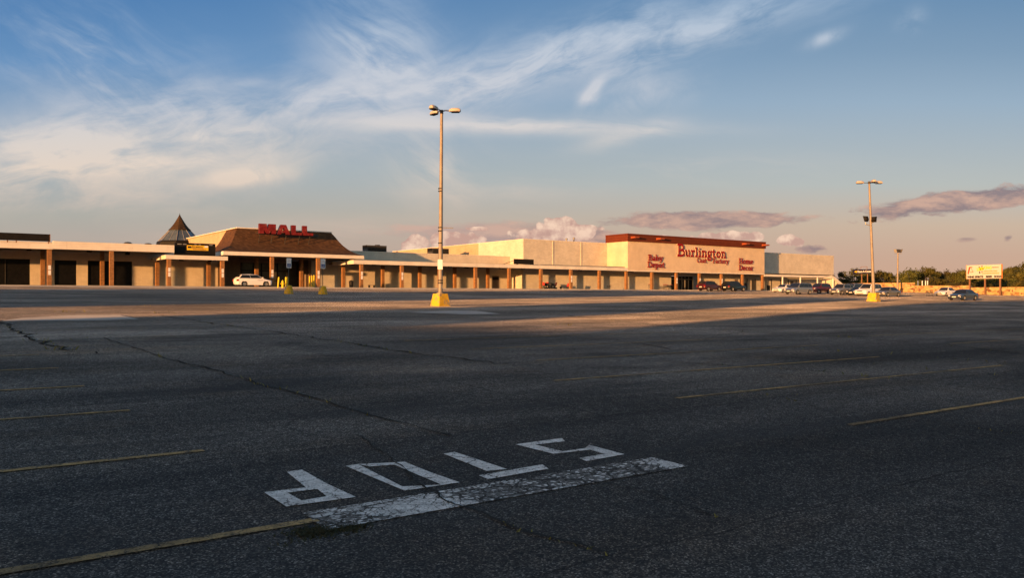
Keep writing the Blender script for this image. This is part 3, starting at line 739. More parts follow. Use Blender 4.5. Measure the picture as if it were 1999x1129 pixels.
MB().box(30.203, 48.097, 100.453, 110, 6.72, 6.9).build('soffit', 'brown_wall', en, world=True)
w = MB().box(31.8, 32.2, 107.0, 110, FLOOR, 6.72).box(32.203, 34.9, 109.4, 109.7, FLOOR, 6.72).box(44.6, 48.6, 109.0, 109.3, FLOOR, 6.72).box(44.2, 44.597, 109.0, 113.5, FLOOR, 6.72).box(34.9, 44.19, 113.2, 113.5, FLOOR, 6.72).box(34.9, 41.5, 109.4, 109.7, 6.2, 6.72)
w.build('wall', 'brown_wall', en, world=True)
MB().box(32.25, 34.85, 109.32, 109.397, FLOOR, 5.7).build('roller_door', 'brown_wall', en, world=True)
MB().box(44.61, 48.6, 108.9, 108.997, FLOOR, 6.7).build('side_wall', 'grey_block', en, world=True)
gl = [(35.0, 36.6), (36.7, 37.7), (37.8, 38.8), (38.9, 39.9), (40.0, 41.4)]
for i, (a, b) in enumerate(gl):
    dd = MB().box(a, b, 109.5, 109.53, FLOOR + .05, 6.2).build('glass_door' if 0 < i < 4 else 'window', 'door_glass', en, world=True)
    bars = [(a - .05, a + .03, FLOOR, 6.2), (b - .03, b + .05, FLOOR, 6.2), (a + .033, b - .033, 5.05, 5.2)] + ([(a + .033, b - .033, 3.75, 3.87)] if 0 < i < 4 else [])
    for xa_, xb_, za_, zb_ in bars: MB().box(xa_, xb_, 109.42, 109.498, za_, zb_).build('frame_bar', 'black_panel', dd).location = -Vector(en.location)
columns(en, [-2, -1], 6.72, notes=(-2, -1)); columns(en, [-2, -1, 0], 6.72, 106.3)

ms = thing('roof_sign', 'red block letters MALL standing above the brown flared roof', 'sign', (38.3, 101.7, 8))
def block(polys, name='letter'):
    mb = MB()
    for i, p in enumerate(polys):
        mb.cur = 0; n = len(p); y0 = 101.45 - .004 * i
        mb.add([(x, y0, z) for x, z in p], [list(range(n))])
        vs = [(x, y0, z) for x, z in p] + [(x, 101.95, z) for x, z in p]
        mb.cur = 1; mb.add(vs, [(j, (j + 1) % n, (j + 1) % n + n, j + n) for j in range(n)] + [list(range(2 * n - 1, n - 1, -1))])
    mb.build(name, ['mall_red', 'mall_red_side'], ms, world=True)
zb, zt = 9.56, 10.8
block([[(34.75, zb), (35.33, zb), (35.33, zt), (34.75, zt)], [(35.33, zt), (35.33, zt - .62), (35.76, zb), (36.04, zb), (36.04, zb + .62), (35.78, zb + .55)][:0] or [(35.3, zt), (35.3, zt - .75), (35.62, zb), (35.98, zb), (36.3, zt - .75), (36.3, zt), (35.95, zt), (35.8, zb + .45), (35.65, zt)], [(36.27, zb), (36.85, zb), (36.85, zt), (36.27, zt)]])
block([[(36.98, zb), (37.5, zb), (37.98, zt), (37.52, zt)], [(38.72, zb), (38.2, zb), (37.72, zt), (38.18, zt)], [(37.4, zb + .22), (38.3, zb + .22), (38.2, zb + .5), (37.5, zb + .5)]])
for x in (38.92, 40.42): block([[(x, zb), (x + .55, zb), (x + .55, zt), (x, zt)], [(x + .5, zb), (x + 1.38, zb), (x + 1.38, zb + .32), (x + .5, zb + .32)]])
mm = MB().box(34.8, 42.7, 101.96, 102.15, 9.5, 9.72)
for x in (35.0, 36.6, 38.4, 40.2, 41.6): mm.tube((x, 102.05, 9.5), (x, 102.6, 8.4), .05).tube((x, 102.05, 9.72), (x, 103.6, 9.7), .04)
mm.build('frame', 'dark_metal', ms, world=True)

# pointed skylight behind
sk = thing('skylight_cupola', 'pointed cupola with sloping glass under a brown concave spire', 'cupola', (32.3, 130, 8))
cx, cy = 32.3, 130.0
def octa(r, z, ph=22.5): return [(cx + r * math.cos(R(ph + 45 * i)), cy + r * math.sin(R(ph + 45 * i)), z) for i in range(8)]
def rings(rs):
    vs = []; fs = []
    for r, z in rs: vs += octa(r, z)
    for i in range(len(rs) - 1):
        for j in range(8): fs.append((8 * i + j, 8 * i + (j + 1) % 8, 8 * i + 8 + (j + 1) % 8, 8 * i + 8 + j))
    return MB().add(vs, fs)
rings([(3.3, 9.05), (3.3, 9.75), (3.2, 9.95), (2.9, 10.05)]).build('base', 'black_panel', sk, world=True)
gs = rings([(3.0, 10.0), (1.42, 11.75)]).build('glazing', 'skylight_glass', sk, world=True)
mu = MB()
for a, b in zip(octa(3.03, 10.02), octa(1.45, 11.77)): mu.tube(a, b, .05, .04, 5)
for i in range(8):
    a = (Vector(octa(3.0, 10.0)[i]) + Vector(octa(3.0, 10.0)[(i + 1) % 8])) / 2; b = (Vector(octa(1.42, 11.75)[i]) + Vector(octa(1.42, 11.75)[(i + 1) % 8])) / 2; mu.tube(a, b, .04, .04, 5)
mu.build('mullion', 'grey_metal', gs).location = -Vector(sk.location)
rings([(1.65, 11.7), (1.3, 12.05), (.95, 12.5), (.66, 12.95), (.4, 13.4), (.17, 13.8), (.02, 14.15)]).build('spire', 'spire_shingle', sk, world=True)
MB().tube((cx, cy, 14.0), (cx, cy, 14.3), .05, .02).build('finial', 'dark_metal', sk, world=True)
MB().box(28.5, 36.2, 126, 134, 7.6, 9.05).build('curb', 'dark_metal', sk, world=True)

# middle wing
mw = thing('middle_wing', 'plain cream wall wing between the entrance and the tall store', 'building', (64, 109, FLOOR))
MB().box(48.65, 78.82, 109, 109.3, FLOOR, 8.18).build('wall', 'cream_block', mw, world=True)
MB().box(48.65, 78.8, 109.303, 140, 7.7, 7.9).build('roof', 'dark_metal', mw, world=True)
MB().box(48.65, 78.8, 108.95, 109.32, 8.184, 8.26).build('coping', 'white_metal', mw, world=True)
d = MB().box(75.3, 76.6, 108.94, 108.998, FLOOR, 5.0).build('door', 'brown_wall', mw, world=True)
MB().box(75.4, 76.5, 108.9, 108.938, 4.35, 4.85).build('transom', 'black_panel', d).location = -Vector(mw.location)
wc = thing('walkway_canopy', 'long low canopy on brick columns joining the entrance to the tall store', 'canopy', (72, 104, FLOOR))
MB().box(46.9, 96.98, 100.2, 100.5, 5.98, 6.5).box(46.9, 47.2, 100.503, 107, 5.98, 6.5).build('fascia', 'white_metal', wc, world=True)
MB().box(47.203, 78.84, 100.503, 108.94, 6.15, 6.3).box(78.843, 96.98, 100.503, 105.28, 6.15, 6.3).build('soffit', 'soffit', wc, world=True)
MB().box(47.5, 78.84, 100.8, 108.9, 6.303, 6.56).box(78.843, 96.9, 100.9, 105.2, 6.303, 6.7).build('roof', 'grey_metal', wc, world=True)
columns(wc, range(0, 9), 6.15, notes=(0, 1, 6)); columns(wc, [1, 2, 3, 4], 6.15, 106.3)
lights(wc, [(50.6, 101.6, 6.15), (63, 102, 6.15), (66.5, 103, 6.15), (72, 102, 6.15), (76, 101.6, 6.15), (88, 102, 6.15)])
for i, (a, b, z0, z1, lb) in enumerate(((58.2, 61.6, 8.3, 9.87, 'large dark rooftop air unit right of the brown roof'), (70.2, 73.4, 8.3, 9.8, 'dark rooftop air unit behind the tall lamp pole'))):
    u_ = thing('rooftop_unit', lb, 'air conditioner', ((a + b) / 2, 120, 7.9), group='air units on the mall roof')
    MB().box(a, b, 119.2, 121, z0, z1).build('casing', 'dark_metal', u_, world=True)
    lv = MB()
    for j in range(6): lv.box(a + .15, b - .15, 119.14, 119.198, z0 + .2 + j * .2, z0 + .3 + j * .2)
    lv.box(a - .06, a - .003, 119.3, 120.9, z1 - .5, z1 + .02).build('louvre', 'black_panel', u_, world=True)
    MB().box(a + .2, a + .5, 119.4, 120.8, 7.88, z0).box(b - .5, b - .2, 119.4, 120.8, 7.88, z0).build('stand', 'grey_metal', u_, world=True)
    MB().lathe([(0, z1 + .16), (.4, z1 + .16), (.45, z1 - .002)], 12, c=((a + b) / 2 + .5, 120.1, 0)).build('fan', 'black_plastic', u_, world=True)

# tall department store
ds = thing('department_store', 'tall cream store with a red brown parapet band and red lettering', 'building', (115, 105, FLOOR))
m = MB().box(78.85, 133.6, 105.3, 105.6, 6.3, 10.86).box(78.85, 113.0, 105.3, 105.6, FLOOR, 6.297).box(121.3, 133.6, 105.3, 105.6, FLOOR, 6.297).box(113.0, 121.3, 105.3, 105.6, 5.5, 6.297)
m.box(78.85, 79.15, 105.603, 118.3, FLOOR, 10.86)
m.build('wall', 'pale_block', ds, world=True)
MB().box(78.86, 79.15, 118.303, 150, FLOOR, 10.85).build('rear_wall', 'tan_block', ds, world=True)
MB().box(79.153, 163, 105.603, 150, 10.3, 10.5).build('roof', 'dark_metal', ds, world=True)
MB().box(78.8, 97, 105.25, 105.6, 10.864, 10.94).box(78.8, 79.2, 105.603, 150, 10.864, 10.94).build('coping', 'white_metal', ds, world=True)
MB().box(84.5, 87, 110, 111, 10.5, 11.1).build('roof_hatch', 'grey_metal', ds, world=True)
MB().box(97, 133.7, 100.2, 105.298, 5.98, 11.0).build('front_block', 'cream_stucco', ds, world=True)
MB().box(96.98, 133.72, 100.13, 100.198, 5.94, 6.1).build('drip_edge', 'white_metal', ds, world=True)
MB().box(96.8, 133.9, 100.0, 105.5, 11.003, 12.22).build('parapet', 'red_metal', ds, world=True)
MB().box(96.74, 133.96, 99.94, 105.56, 12.223, 12.3).build('coping', 'red_metal', ds, world=True)
for x in (98.0, 104.1, 127.1, 133.1):
    MB().prism([(x - .5, 99.998, 11.46), (x - .5, 98.95, 11.52), (x - .5, 98.95, 11.76), (x - .5, 99.998, 11.82)], (1.0, 0, 0)).build('bracket', 'orange_metal', ds, world=True)
m = MB().box(133.72, 163, 104, 104.3, 6.4, 10.55).box(162.7, 163, 104.303, 150, FLOOR, 10.5)
m.build('side_wall', 'pale_block', ds, world=True)
MB().box(133.72, 163, 106.6, 106.9, FLOOR, 6.3).build('lower_wall', 'pale_block', ds, world=True)
MB().box(133.72, 162.6, 104.303, 106.597, 6.0, 6.15).build('canopy_soffit', 'soffit', ds, world=True)
for x in (136.5, 139.2, 141, 144.4, 147.5, 150.2, 153): MB().box(x, x + .12, 106.5, 106.598, FLOOR, 5.3).build('wall_post', 'dark_metal', ds, world=True)
for a in (138.0, 151.0): MB().box(a, a + 1.0, 106.52, 106.598, FLOOR, 5.0).build('door', 'dark_metal', ds, world=True)
MB().box(133.72, 163, 103.96, 104.32, 10.554, 10.64).build('coping', 'white_metal', ds, world=True)
columns(ds, range(9, 15), 5.98, notes=(10, 11, 12))
fr = MB(); ent = MB()
ent.box(113.0, 121.3, 107.4, 107.45, FLOOR, 5.5); ent.box(113.0, 113.05, 105.6, 107.397, FLOOR, 5.5)
e_ = ent.build('entrance_glass', 'dark_glass', ds, world=True)
for x in (113.1, 114.7, 116.3, 117.2, 118.1, 119.0, 120.0, 121.2): MB().box(x - .06, x + .06, 107.3, 107.398, FLOOR, 5.5).build('mullion', 'grey_metal', e_).location = -Vector(ds.location)
MB().box(113.17, 121.03, 107.31, 107.397, 4.9, 5.05).build('transom', 'grey_metal', e_).location = -Vector(ds.location)
for x in (131.0, 132.6): tag(MB().box(x, x + .95, 105.22, 105.298, FLOOR, 5.1).build('door', 'brown_wall', ds, world=True), 'brown steel service door')
MB().box(133.75, 157.2, 100.25, 100.5, 5.6, 6.02).build('canopy_fascia', 'white_metal', ds, world=True)
MB().box(133.75, 157.2, 100.503, 103.95, 5.75, 5.9).build('canopy_soffit', 'soffit', ds, world=True)
MB().prism([(157.2, 100.25, 5.6), (157.2, 100.25, 6.02), (162.3, 100.25, 3.5), (162.3, 100.25, 2.85), (161.6, 100.25, 2.85)], (0, .3, 0)).build('sloping_end', 'white_metal', ds, world=True)
MB().box(158.6, 158.9, 100.56, 103.99, FLOOR, 5.5).build('end_wall', 'cream_block', ds, world=True)
for x in (139.7, 145.6, 151.5, 157.1): MB().box(x - .1, x + .1, 100.3, 100.48, FLOOR, 5.6).build('post', 'white_paint', ds, world=True)

for x, y, h in ((90.5, 108.5, .5), (93.0, 109.5, .8), (108, 103.5, .0)):
    if h: MB().tube((x, y, 10.5), (x, y, 11.0 + h), .12, .12, 8).lathe([(.001, 11.25 + h), (.22, 11.15 + h), (.22, 11.0 + h), (.1, 11.0 + h)], 10, c=(x, y, 0)).build('vent_pipe', 'grey_metal', ds, world=True)
for x in (84.9, 91.0): MB().box(x - .05, x + .05, 105.2, 105.298, 6.75, 10.8).build('downspout', 'cream_block', ds, world=True)
for x in (99.6, 111.0, 123.0): MB().box(x - .35, x + .35, 101.8, 102.5, 5.86, 5.978).build('ceiling_light', 'black_panel', ds, world=True)
sg = thing('shop_lettering', 'large red slab serif store name with two smaller words below it', 'sign', (115.5, 100, 8.8))
word_letters(sg, 'Burlington', 108.77, 122.0, 8.86, 1.62, 99.93, .19, 1.3, .1)
word_letters(sg, 'Coat', 114.0, 116.7, 7.82, .86, 99.98, .145, None, .05, 'letter_dark')
word_letters(sg, 'Factory', 118.35, 122.8, 7.82, .86, 99.98, .145, None, .05, 'letter_dark')
sg = thing('shop_lettering', 'red words for the baby department near the left corner of the facade', 'sign', (103.6, 100, 7.5))
word_letters(sg, 'Baby', 101.66, 105.3, 7.86, 1.02, 99.98, .145, None, .06, 'letter_dark'); word_letters(sg, 'Depot', 101.5, 105.8, 6.66, 1.02, 99.98, .145, None, .06, 'letter_dark')
sg = thing('shop_lettering', 'red words for home decoration near the right corner of the facade', 'sign', (128, 100, 7.5))
word_letters(sg, 'Home', 125.75, 130.0, 7.9, 1.02, 99.98, .145, None, .06, 'letter_dark'); word_letters(sg, 'Decor', 125.75, 130.1, 6.64, 1.02, 99.98, .145, None, .06, 'letter_dark')

# ------------------------------------------------------------------ stone wall on the right
def wallpt(y): return 176 + (95.7 - y) * .32
sw_ = thing('stone_wall', 'long rough tan field stone wall stepping down behind the parked cars', 'wall', (178, 90, 2.3))
def wseg(y0, y1, top, name):
    n = Vector((1, .32)).normalized() * .6; mb = MB(); vs = []; N = 10; random.seed(int(y0))
    for i in range(N + 1):
        y = y0 + (y1 - y0) * i / N; x = wallpt(y); b = gz(x, y) - .15; t = top + random.uniform(-.04, .04)
        vs += [(x, y, b), (x, y, t), (x + n.x, y + n.y, t), (x + n.x, y + n.y, b)]
    fs = []
    for i in range(N):
        o = 4 * i
        for j in range(3): fs.append((o + j, o + j + 1, o + j + 5, o + j + 4))
    fs += [(0, 1, 2, 3), (4 * N + 3, 4 * N + 2, 4 * N + 1, 4 * N)]
    mb.add(vs, fs).build(name, 'field_stone', sw_, world=True)
wseg(118, 93.2, 4.72, 'wall_section'); wseg(93.19, 82.9, 4.05, 'wall_section'); wseg(82.89, 30, 3.62, 'wall_section')
v_ = []
for i in range(13):
    y = 118 - 88 * i / 12; x = wallpt(y); v_ += [(x - 2.2, y - .6, gz(x - 2.2, y) + .01), (x + .1, y, gz(x, y) + .012)]
tag(MB().add(v_, [(2 * i, 2 * i + 1, 2 * i + 3, 2 * i + 2) for i in range(12)]).build('wall_foot_strip', 'dark_brown'), kind='structure')  # dark brown strip along the foot of the wall

# ------------------------------------------------------------------ lamp poles
def px(u, v, d):
    la = (u - 1000) / 1600 * d
    return Vector((la * SA + d * CA, -la * CA + d * SA, 1.6 + (580 - v) / 1600 * d))
VR = Vector((SA, -CA, 0)); VF = Vector((CA, SA, 0))
def lamp_head(par, p0, dirv, L=.68, w=.34, h=.2, arm=.45, rise=.02):
    d_ = Vector(dirv).normalized(); s_ = Vector((-d_.y, d_.x, 0)); up = Vector((0, 0, 1))
    a = MB(); e = Vector(p0) + d_ * arm + up * rise; a.path([p0, Vector(p0) + d_ * arm * .5 + up * rise * 1.5, e], .035, 7); a.build('arm', 'dark_metal', par, world=True)
    vs = []; secs = ((0, .3, .5), (.12, .8, .85), (.35, 1, 1), (.8, 1, 1), (.95, .8, .8), (1, .5, .5)); fs = []
    for f, ww, hh in secs:
        c = e + d_ * (f * L)
        for su, sv in ((-1, 0), (-.85, .7), (-.4, 1), (.4, 1), (.85, .7), (1, 0)): vs.append(c + s_ * (su * w / 2 * ww) + up * (sv * h * hh - .05))
    for i in range(len(secs) - 1):
        for j in range(5): fs.append((6 * i + j, 6 * i + j + 1, 6 * i + j + 7, 6 * i + j + 6))
        fs.append((6 * i + 5, 6 * i, 6 * i + 6, 6 * i + 11))
    fs += [(0, 1, 2, 3, 4, 5), tuple(6 * len(secs) - 1 - i for i in range(6))]
    hd = MB().add(vs, fs).build('lamp_head', 'lamp_metal', par, smooth=35, world=True)
    c = e + d_ * (L * .55); ln = MB()
    ln.prism([c - d_ * L * .34 - s_ * w * .4 - up * .052, c + d_ * L * .34 - s_ * w * .4 - up * .052, c + d_ * L * .34 + s_ * w * .4 - up * .052, c - d_ * L * .34 + s_ * w * .4 - up * .052], (0, 0, -.05))
    ln.build('lens', 'black_panel', hd).location = -Vector(par.location)
def pole_base(par, x, y, z, h, w0, w1):
    b = MB().frustum(x, y, z - .1, z + h, w0 * 1.02, w0 * 1.02, w1, w1); c, s_ = math.cos(R(8)), math.sin(R(8))
    b.v = [((a - x) * c - (d - y) * s_ + x, (a - x) * s_ + (d - y) * c + y, e) for a, d, e in b.v]
    return b.build('concrete_base', 'yellow_concrete', par, world=True)
x, y = 24.45, 40.64; z = gz(x, y)
p1 = thing('lamp_pole', 'tallest tapering lamp pole with three heads standing mid lot', 'lamp pole', (x, y, z))
pole_base(p1, x, y, z, .72, .84, .6)
top = Vector((x + .06, y - .04, z + 11.2))
m = MB().tube((x, y, z + .72), (x, y, z + .78), .22, .22, 12).tube((x, y, z + .78), top, .135, .085, 12); m.build('pole', 'pole_metal', p1, smooth=40, world=True)
for h_, r_ in ((6.6, .125), (6.75, .125), (4.5, .13), (4.3, .132), (3.6, .135), (1.3, .15), (1.45, .15)): MB().tube((x, y, z + h_), (x, y, z + h_ + .07), r_, r_, 12).build('band', 'black_plastic', p1, world=True)
pl = Vector((x, y, z + 4.53)); MB().tube(pl, pl + VR * .75 + Vector((0, 0, -.02)), .02).build('side_bracket', 'grey_metal', p1, world=True)
MB().prism([(x - .07, y - .15, z + 1.0), (x + .07, y - .15, z + 1.0), (x + .07, y - .15, z + 1.2), (x - .07, y - .15, z + 1.2)], (0, .04, 0)).build('access_plate', 'grey_metal', p1, world=True)
c = Vector((x, y, z + 2.4)) - VF * .17
MB().prism([c - VR * .14 - Vector((0, 0, .28)), c + VR * .14 - Vector((0, 0, .28)), c + VR * .14 + Vector((0, 0, .28)), c - VR * .14 + Vector((0, 0, .28))], VF * .03).build('notice', 'notice_white', p1, world=True)
hp = top + Vector((0, 0, .05)); MB().tube(top - Vector((0, 0, .1)), top + Vector((0, 0, .12)), .1, .1, 10).build('cap', 'dark_metal', p1, world=True)
for dv in (VR, -VR * .5 - VF * .87, -VR * .62 + VF * .78): lamp_head(p1, hp, dv, arm=.42, rise=.03)
gx, gy = gpix(1706, 589); z = gz(gx, gy); dd_ = gx * CA + gy * SA; ppm = dd_ / 1600
p2 = thing('lamp_pole', 'lamp pole with square floodlights strapped halfway up beside the parked cars', 'lamp pole', (gx, gy, z))
pole_base(p2, gx, gy, z, 17 * ppm, 20 * ppm, 14 * ppm)
tp = px(1697.5, 357, dd_)
MB().tube((gx, gy, z + 17 * ppm), tp, .17, .1, 12).build('pole', 'pole_metal', p2, smooth=40, world=True)
MB().tube(tp - Vector((0, 0, .1)), tp + Vector((0, 0, .15)), .14, .14, 10).build('cap', 'dark_metal', p2, world=True)
for dv in (VR, -VR, -VF): lamp_head(p2, tp, dv, L=.85, w=.42, h=.25, arm=.55, rise=.0)
def flood(par, c, dv, w, h, mat='black_panel'):
    d_ = Vector(dv).normalized(); s_ = Vector((-d_.y, d_.x, 0)).normalized(); u_ = s_.cross(d_) * -1
    f = [c + s_ * (a * w / 2) + u_ * (b * h / 2) for a, b in ((-1, -1), (1, -1), (1, 1), (-1, 1))]
    bk = [c - d_ * .28 + s_ * (a * w / 3.4) + u_ * (b * h / 3.4) for a, b in ((-1, -1), (1, -1), (1, 1), (-1, 1))]
    o = MB().add(f + bk, [(0, 1, 2, 3), (7, 6, 5, 4), (0, 4, 5, 1), (1, 5, 6, 2), (2, 6, 7, 3), (3, 7, 4, 0)]).build('floodlight', mat, par, world=True)
    g_ = [q_ + d_ * .012 for q_ in [c + s_ * (a * w / 2.3) + u_ * (b * h / 2.3) for a, b in ((-1, -1), (1, -1), (1, 1), (-1, 1))]]
    MB().add(g_, [(0, 1, 2, 3)]).build('lens', 'lamp_lens', o).location = -Vector(par.location)
for u_, v_2, dv in ((1690, 427.5, VF * .8 - VR * .4 + Vector((0, 0, -.3))), (1706.5, 428.5, VF * .7 + VR * .5 + Vector((0, 0, -.3)))):
    flood(p2, px(u_, v_2, dd_ - .1), dv, 10.5 * ppm, 12 * ppm)
MB().path([px(1690, 434, dd_ - .1), px(1690.5, 438, dd_ - .1), px(1700, 440.5, dd_)], .05).path([px(1706, 434, dd_ - .1), px(1701, 436, dd_)], .05).build('bracket', 'grey_metal', p2, world=True)
gx, gy = gpix(1757.3, 571); gx -= 1.0; z = gz(gx, gy); dd_ = gx * CA + gy * SA; ppm = dd_ / 1600
p3 = thing('lamp_pole', 'shorter floodlight pole standing against the stone wall', 'lamp pole', (gx, gy, z))
tp = px(1753.5, 494, dd_)
MB().tube((gx, gy, z), tp, .2, .14, 10).tube((gx, gy, z), (gx, gy, z + 1.1), .3, .3, 10).build('pole', 'pole_metal', p3, smooth=40, world=True)
for du, dv in ((-5, -VR * .9 - VF * .3 + Vector((0, 0, -.35))), (1, VF + Vector((0, 0, -.3))), (7, VR + Vector((0, 0, -.35)))):
    flood(p3, px(1753.5 + du, 490, dd_ + (0 if du != 1 else .5)), dv, .75, .75, 'dark_metal' if du != -5 else 'grey_metal')
MB().tube(px(1747, 495, dd_), px(1761, 495, dd_), .06).build('crossbar', 'grey_metal', p3, world=True)

# ------------------------------------------------------------------ cars
def make_car(label, paint, pos, rz, kind='sedan', L=4.7, W=1.8, H=1.45, group=None, cat='car'):
    t = thing('parked_car', label, cat, pos, rz, group)
    P = 'paint_' + paint; gc = .2 if kind in ('sedan', 'hatch') else .25
    wr = .325 if kind in ('sedan', 'hatch') else .36
    hl, zb_ = L / 2, {'sedan': .9, 'hatch': .95, 'suv': 1.06, 'van': 1.02}[kind]
    if kind == 'sedan': cowl, wt, rt, rb, zh, zd = .2 * L, .07 * L, -.2 * L, -.36 * L, .72, .98
    elif kind == 'hatch': cowl, wt, rt, rb, zh, zd = .26 * L, .06 * L, -.36 * L, -.455 * L, .78, 1.02
    elif kind == 'van': cowl, wt, rt, rb, zh, zd = .29 * L, .12 * L, -.42 * L, -.475 * L, .82, 1.05
    else: cowl, wt, rt, rb, zh, zd = .22 * L, .09 * L, -.40 * L, -.465 * L, .92, 1.1
    xf, xr = .31 * L, -.29 * L; ra = wr + .06
    def arch(xc): return [(xc + ra * math.cos(R(a)), max(gc, wr + ra * math.sin(R(a)))) for a in range(200, -21, -20)]
    out = [(-hl + .12, gc + .06)] + arch(xr) + arch(xf) + [(hl - .12, gc), (hl - .01, gc + .14), (hl, .48), (hl - .03, zh - .12), (hl - .16, zh), (hl - .55, zh + .08), (cowl + .12, zb_), (cowl, zb_ + .03), (0, zb_ + .02), (rb, zd - .02), (-hl + .12, zd - .03), (-hl + .02, zd - .14), (-hl, .55), (-hl + .03, gc + .2)]
    nlow = 1 + 2 * len(arch(0))
    sl = [-1, -.965, -.86, -.5, 0, .5, .86, .965, 1]; inset = [.24, .15, .07, .02, 0, .02, .07, .15, .24]; drop = [.07, .03, .01, .0, -.015, .0, .01, .03, .07]
    vs = []; n = len(out)
    for s, i_, dz_ in zip(sl, inset, drop):
        for j, (a, b) in enumerate(out):
            e = max(0, (abs(a) - hl * .72) / (hl * .28)); a2 = a - math.copysign(i_ * e * e, a)
            b2 = b - dz_ * (1 if b > .66 else 0)
            vs.append((a2, s * W / 2 * (1 - .05 * max(0, (b - .6))) * (1 - .03 * max(0, .5 - b)), b2))
    fs = [(i * n + j, i * n + (j + 1) % n, (i + 1) * n + (j + 1) % n, (i + 1) * n + j) for i in range(len(sl) - 1) for j in range(n)]
    fs += [tuple(range(n)), tuple(range(n * len(sl) - 1, n * (len(sl) - 1) - 1, -1))]
    MB().add(vs, fs).build('body', P, t, smooth=32)
    # cabin
    yb, yt = W * .475, W * (.36 if kind == 'sedan' else .39)
    zr = H - .04
    co = [(cowl, zb_ + .0), (wt, zr), ((wt + rt) / 2, H), (rt, zr - .01), (rb, zd - .04)]
    yy = lambda z_: yb + (yt - yb) * (z_ - zb_) / (H - zb_)
    vs = []; n = len(co)
    for s, k_ in ((-1, 0), (-.9, .55), (-.5, .9), (0, 1), (.5, .9), (.9, .55), (1, 0)):
        for a, b in co: vs.append((a + (.05 * (k_ - .5) * (1 if a > 0 else -1) if b < H - .1 else 0), s * yy(b), b - (.045 * (1 - k_) if b > H - .1 else 0)))
    fs = [(i * n + j, i * n + (j + 1) % n, (i + 1) * n + (j + 1) % n, (i + 1) * n + j) for i in range(6) for j in range(n)] + [tuple(range(n)), tuple(range(n * 7 - 1, n * 6 - 1, -1))]
    MB().add(vs, fs).build('cabin', P, t, smooth=40)
    # glass
    def pane(name, pts, nv): MB().prism(pts, nv).build(name, 'car_glass', t)
    def slope(xa, za, xb_, zb2, sgn, name, m0, m1):
        a, b = Vector((xa, 0, za)), Vector((xb_, 0, zb2)); d_ = b - a; nrm = Vector((d_.z, 0, -d_.x)).normalized() * sgn
        p0, p1 = a + d_ * m0, a + d_ * m1; q0, q1 = yy(p0.z) * .9, yy(p1.z) * .9; of = nrm * .015
        vs = []; 
        for p, hw in ((p0, q0), (p1, q1)):
            for s in (-1, -.55, 0, .55, 1): vs.append(p + Vector((.03 * sgn * (1 - s * s) * (1 if p is p0 else .3), s * hw, .012 * (1 - s * s))) + of + nrm * .015 * (1 - s * s))
        MB().add(vs, [(i, i + 1, i + 6, i + 5) for i in range(4)]).build(name, 'car_glass', t, smooth=60)
    slope(cowl, zb_, wt, zr, 1, 'windshield', .08, .93)
    slope(rb, zd - .04, rt, zr - .01, -1, 'rear_window', .12 if kind == 'sedan' else .3, .92)
    z0, z1 = zb_ + .06, zr - .07
    xa = lambda z_: cowl + (wt - cowl) * (z_ - zb_) / (zr - zb_)
    xc = lambda z_: rb + (rt - rb) * (z_ - zd + .04) / (zr - zd + .03)
    cuts = [.5] if kind in ('sedan', 'hatch') else [.36, .72]
    ed = [0] + cuts + [1]
    for s in (-1, 1):
        for e0, e1 in zip(ed, ed[1:]):
            pts = []
            for z_, f in ((z0, e0), (z0, e1), (z1, e1), (z1, e0)):
                a0, c0 = xa(z_) - .14, xc(z_) + .12
                x_ = a0 + (c0 - a0) * f + (-.03 if f == e0 and e0 > 0 else .03 if f == e1 and e1 < 1 else 0)
                pts.append((x_, s * (yy(z_) - .006), z_))
            pane('side_window', pts, (0, s * .02, .004))
        # mirrors, handles, lights
        MB().box(cowl - .28, cowl - .14, s * (W / 2 - .02) - .1 * (s < 0) , s * (W / 2 - .02) + .1 * (s > 0) + .0, zb_ + .06, zb_ + .19).tube((cowl - .2, s * (yb - .05), zb_ + .08), (cowl - .2, s * (W / 2), zb_ + .1), .03).build('door_mirror', P if paint != 'black' else 'black_plastic', t)
        for hx in (.02 * L, -.2 * L): MB().box(hx - .1, hx + .1, s * W / 2 * .985 - .012, s * W / 2 * .985 + .012, zb_ - .17, zb_ - .13).build('door_handle', P, t)
        yh = W * .37
        MB().prism([(hl - .42, s * W * .478, zh - .02), (hl - .13, s * W * .4, zh - .02), (hl - .09, s * W * .28, zh - .03), (hl - .07, s * W * .27, zh - .2), (hl - .12, s * W * .4, zh - .22), (hl - .4, s * W * .478, zh - .15)][:6], (.06, s * .015, .0)).build('headlight', 'headlight_glass', t)
        zt_ = zd - .08 if kind != 'van' else zd + .1
        MB().box(-hl + .01, -hl + .26, s * W * .44 - .1, s * W * .44 + .1, zt_ - .3, zt_ - .06).build('tail_light', 'tail_glass', t)
        for xw in (xf, xr):
            w0 = s * (W / 2 - .225); w1 = s * (W / 2 - .015)
            tw = MB().lathe([(wr * .62, w0), (wr * .93, w0), (wr, w0 + s * .04), (wr, w1 - s * .04), (wr * .95, w1), (wr * .66, w1)], 20, 'y', (xw, 0, wr)).build('wheel', 'rubber', t, smooth=40)
            rm = MB().lathe([(.001, w1 - s * .06), (wr * .16, w1 - s * .03), (wr * .2, w1 - s * .05), (wr * .25, w1 - s * .1), (wr * .58, w1 - s * .1), (wr * .63, w1 - s * .02), (wr * .66, w1 - s * .005)], 20, 'y', (xw, 0, wr))
            for k_ in range(5):
                a = 2 * math.pi * k_ / 5; ca, sa = math.cos(a), math.sin(a); hw = .035
                pts = [(xw + ca * r_ - sa * q_, w1 - s * .06, wr + sa * r_ + ca * q_) for r_, q_ in ((wr * .15, -hw), (wr * .62, -hw * .8), (wr * .62, hw * .8), (wr * .15, hw))]
                rm.prism(pts, (0, s * .035, 0))
            rm.build('rim', 'rim_metal', tw)
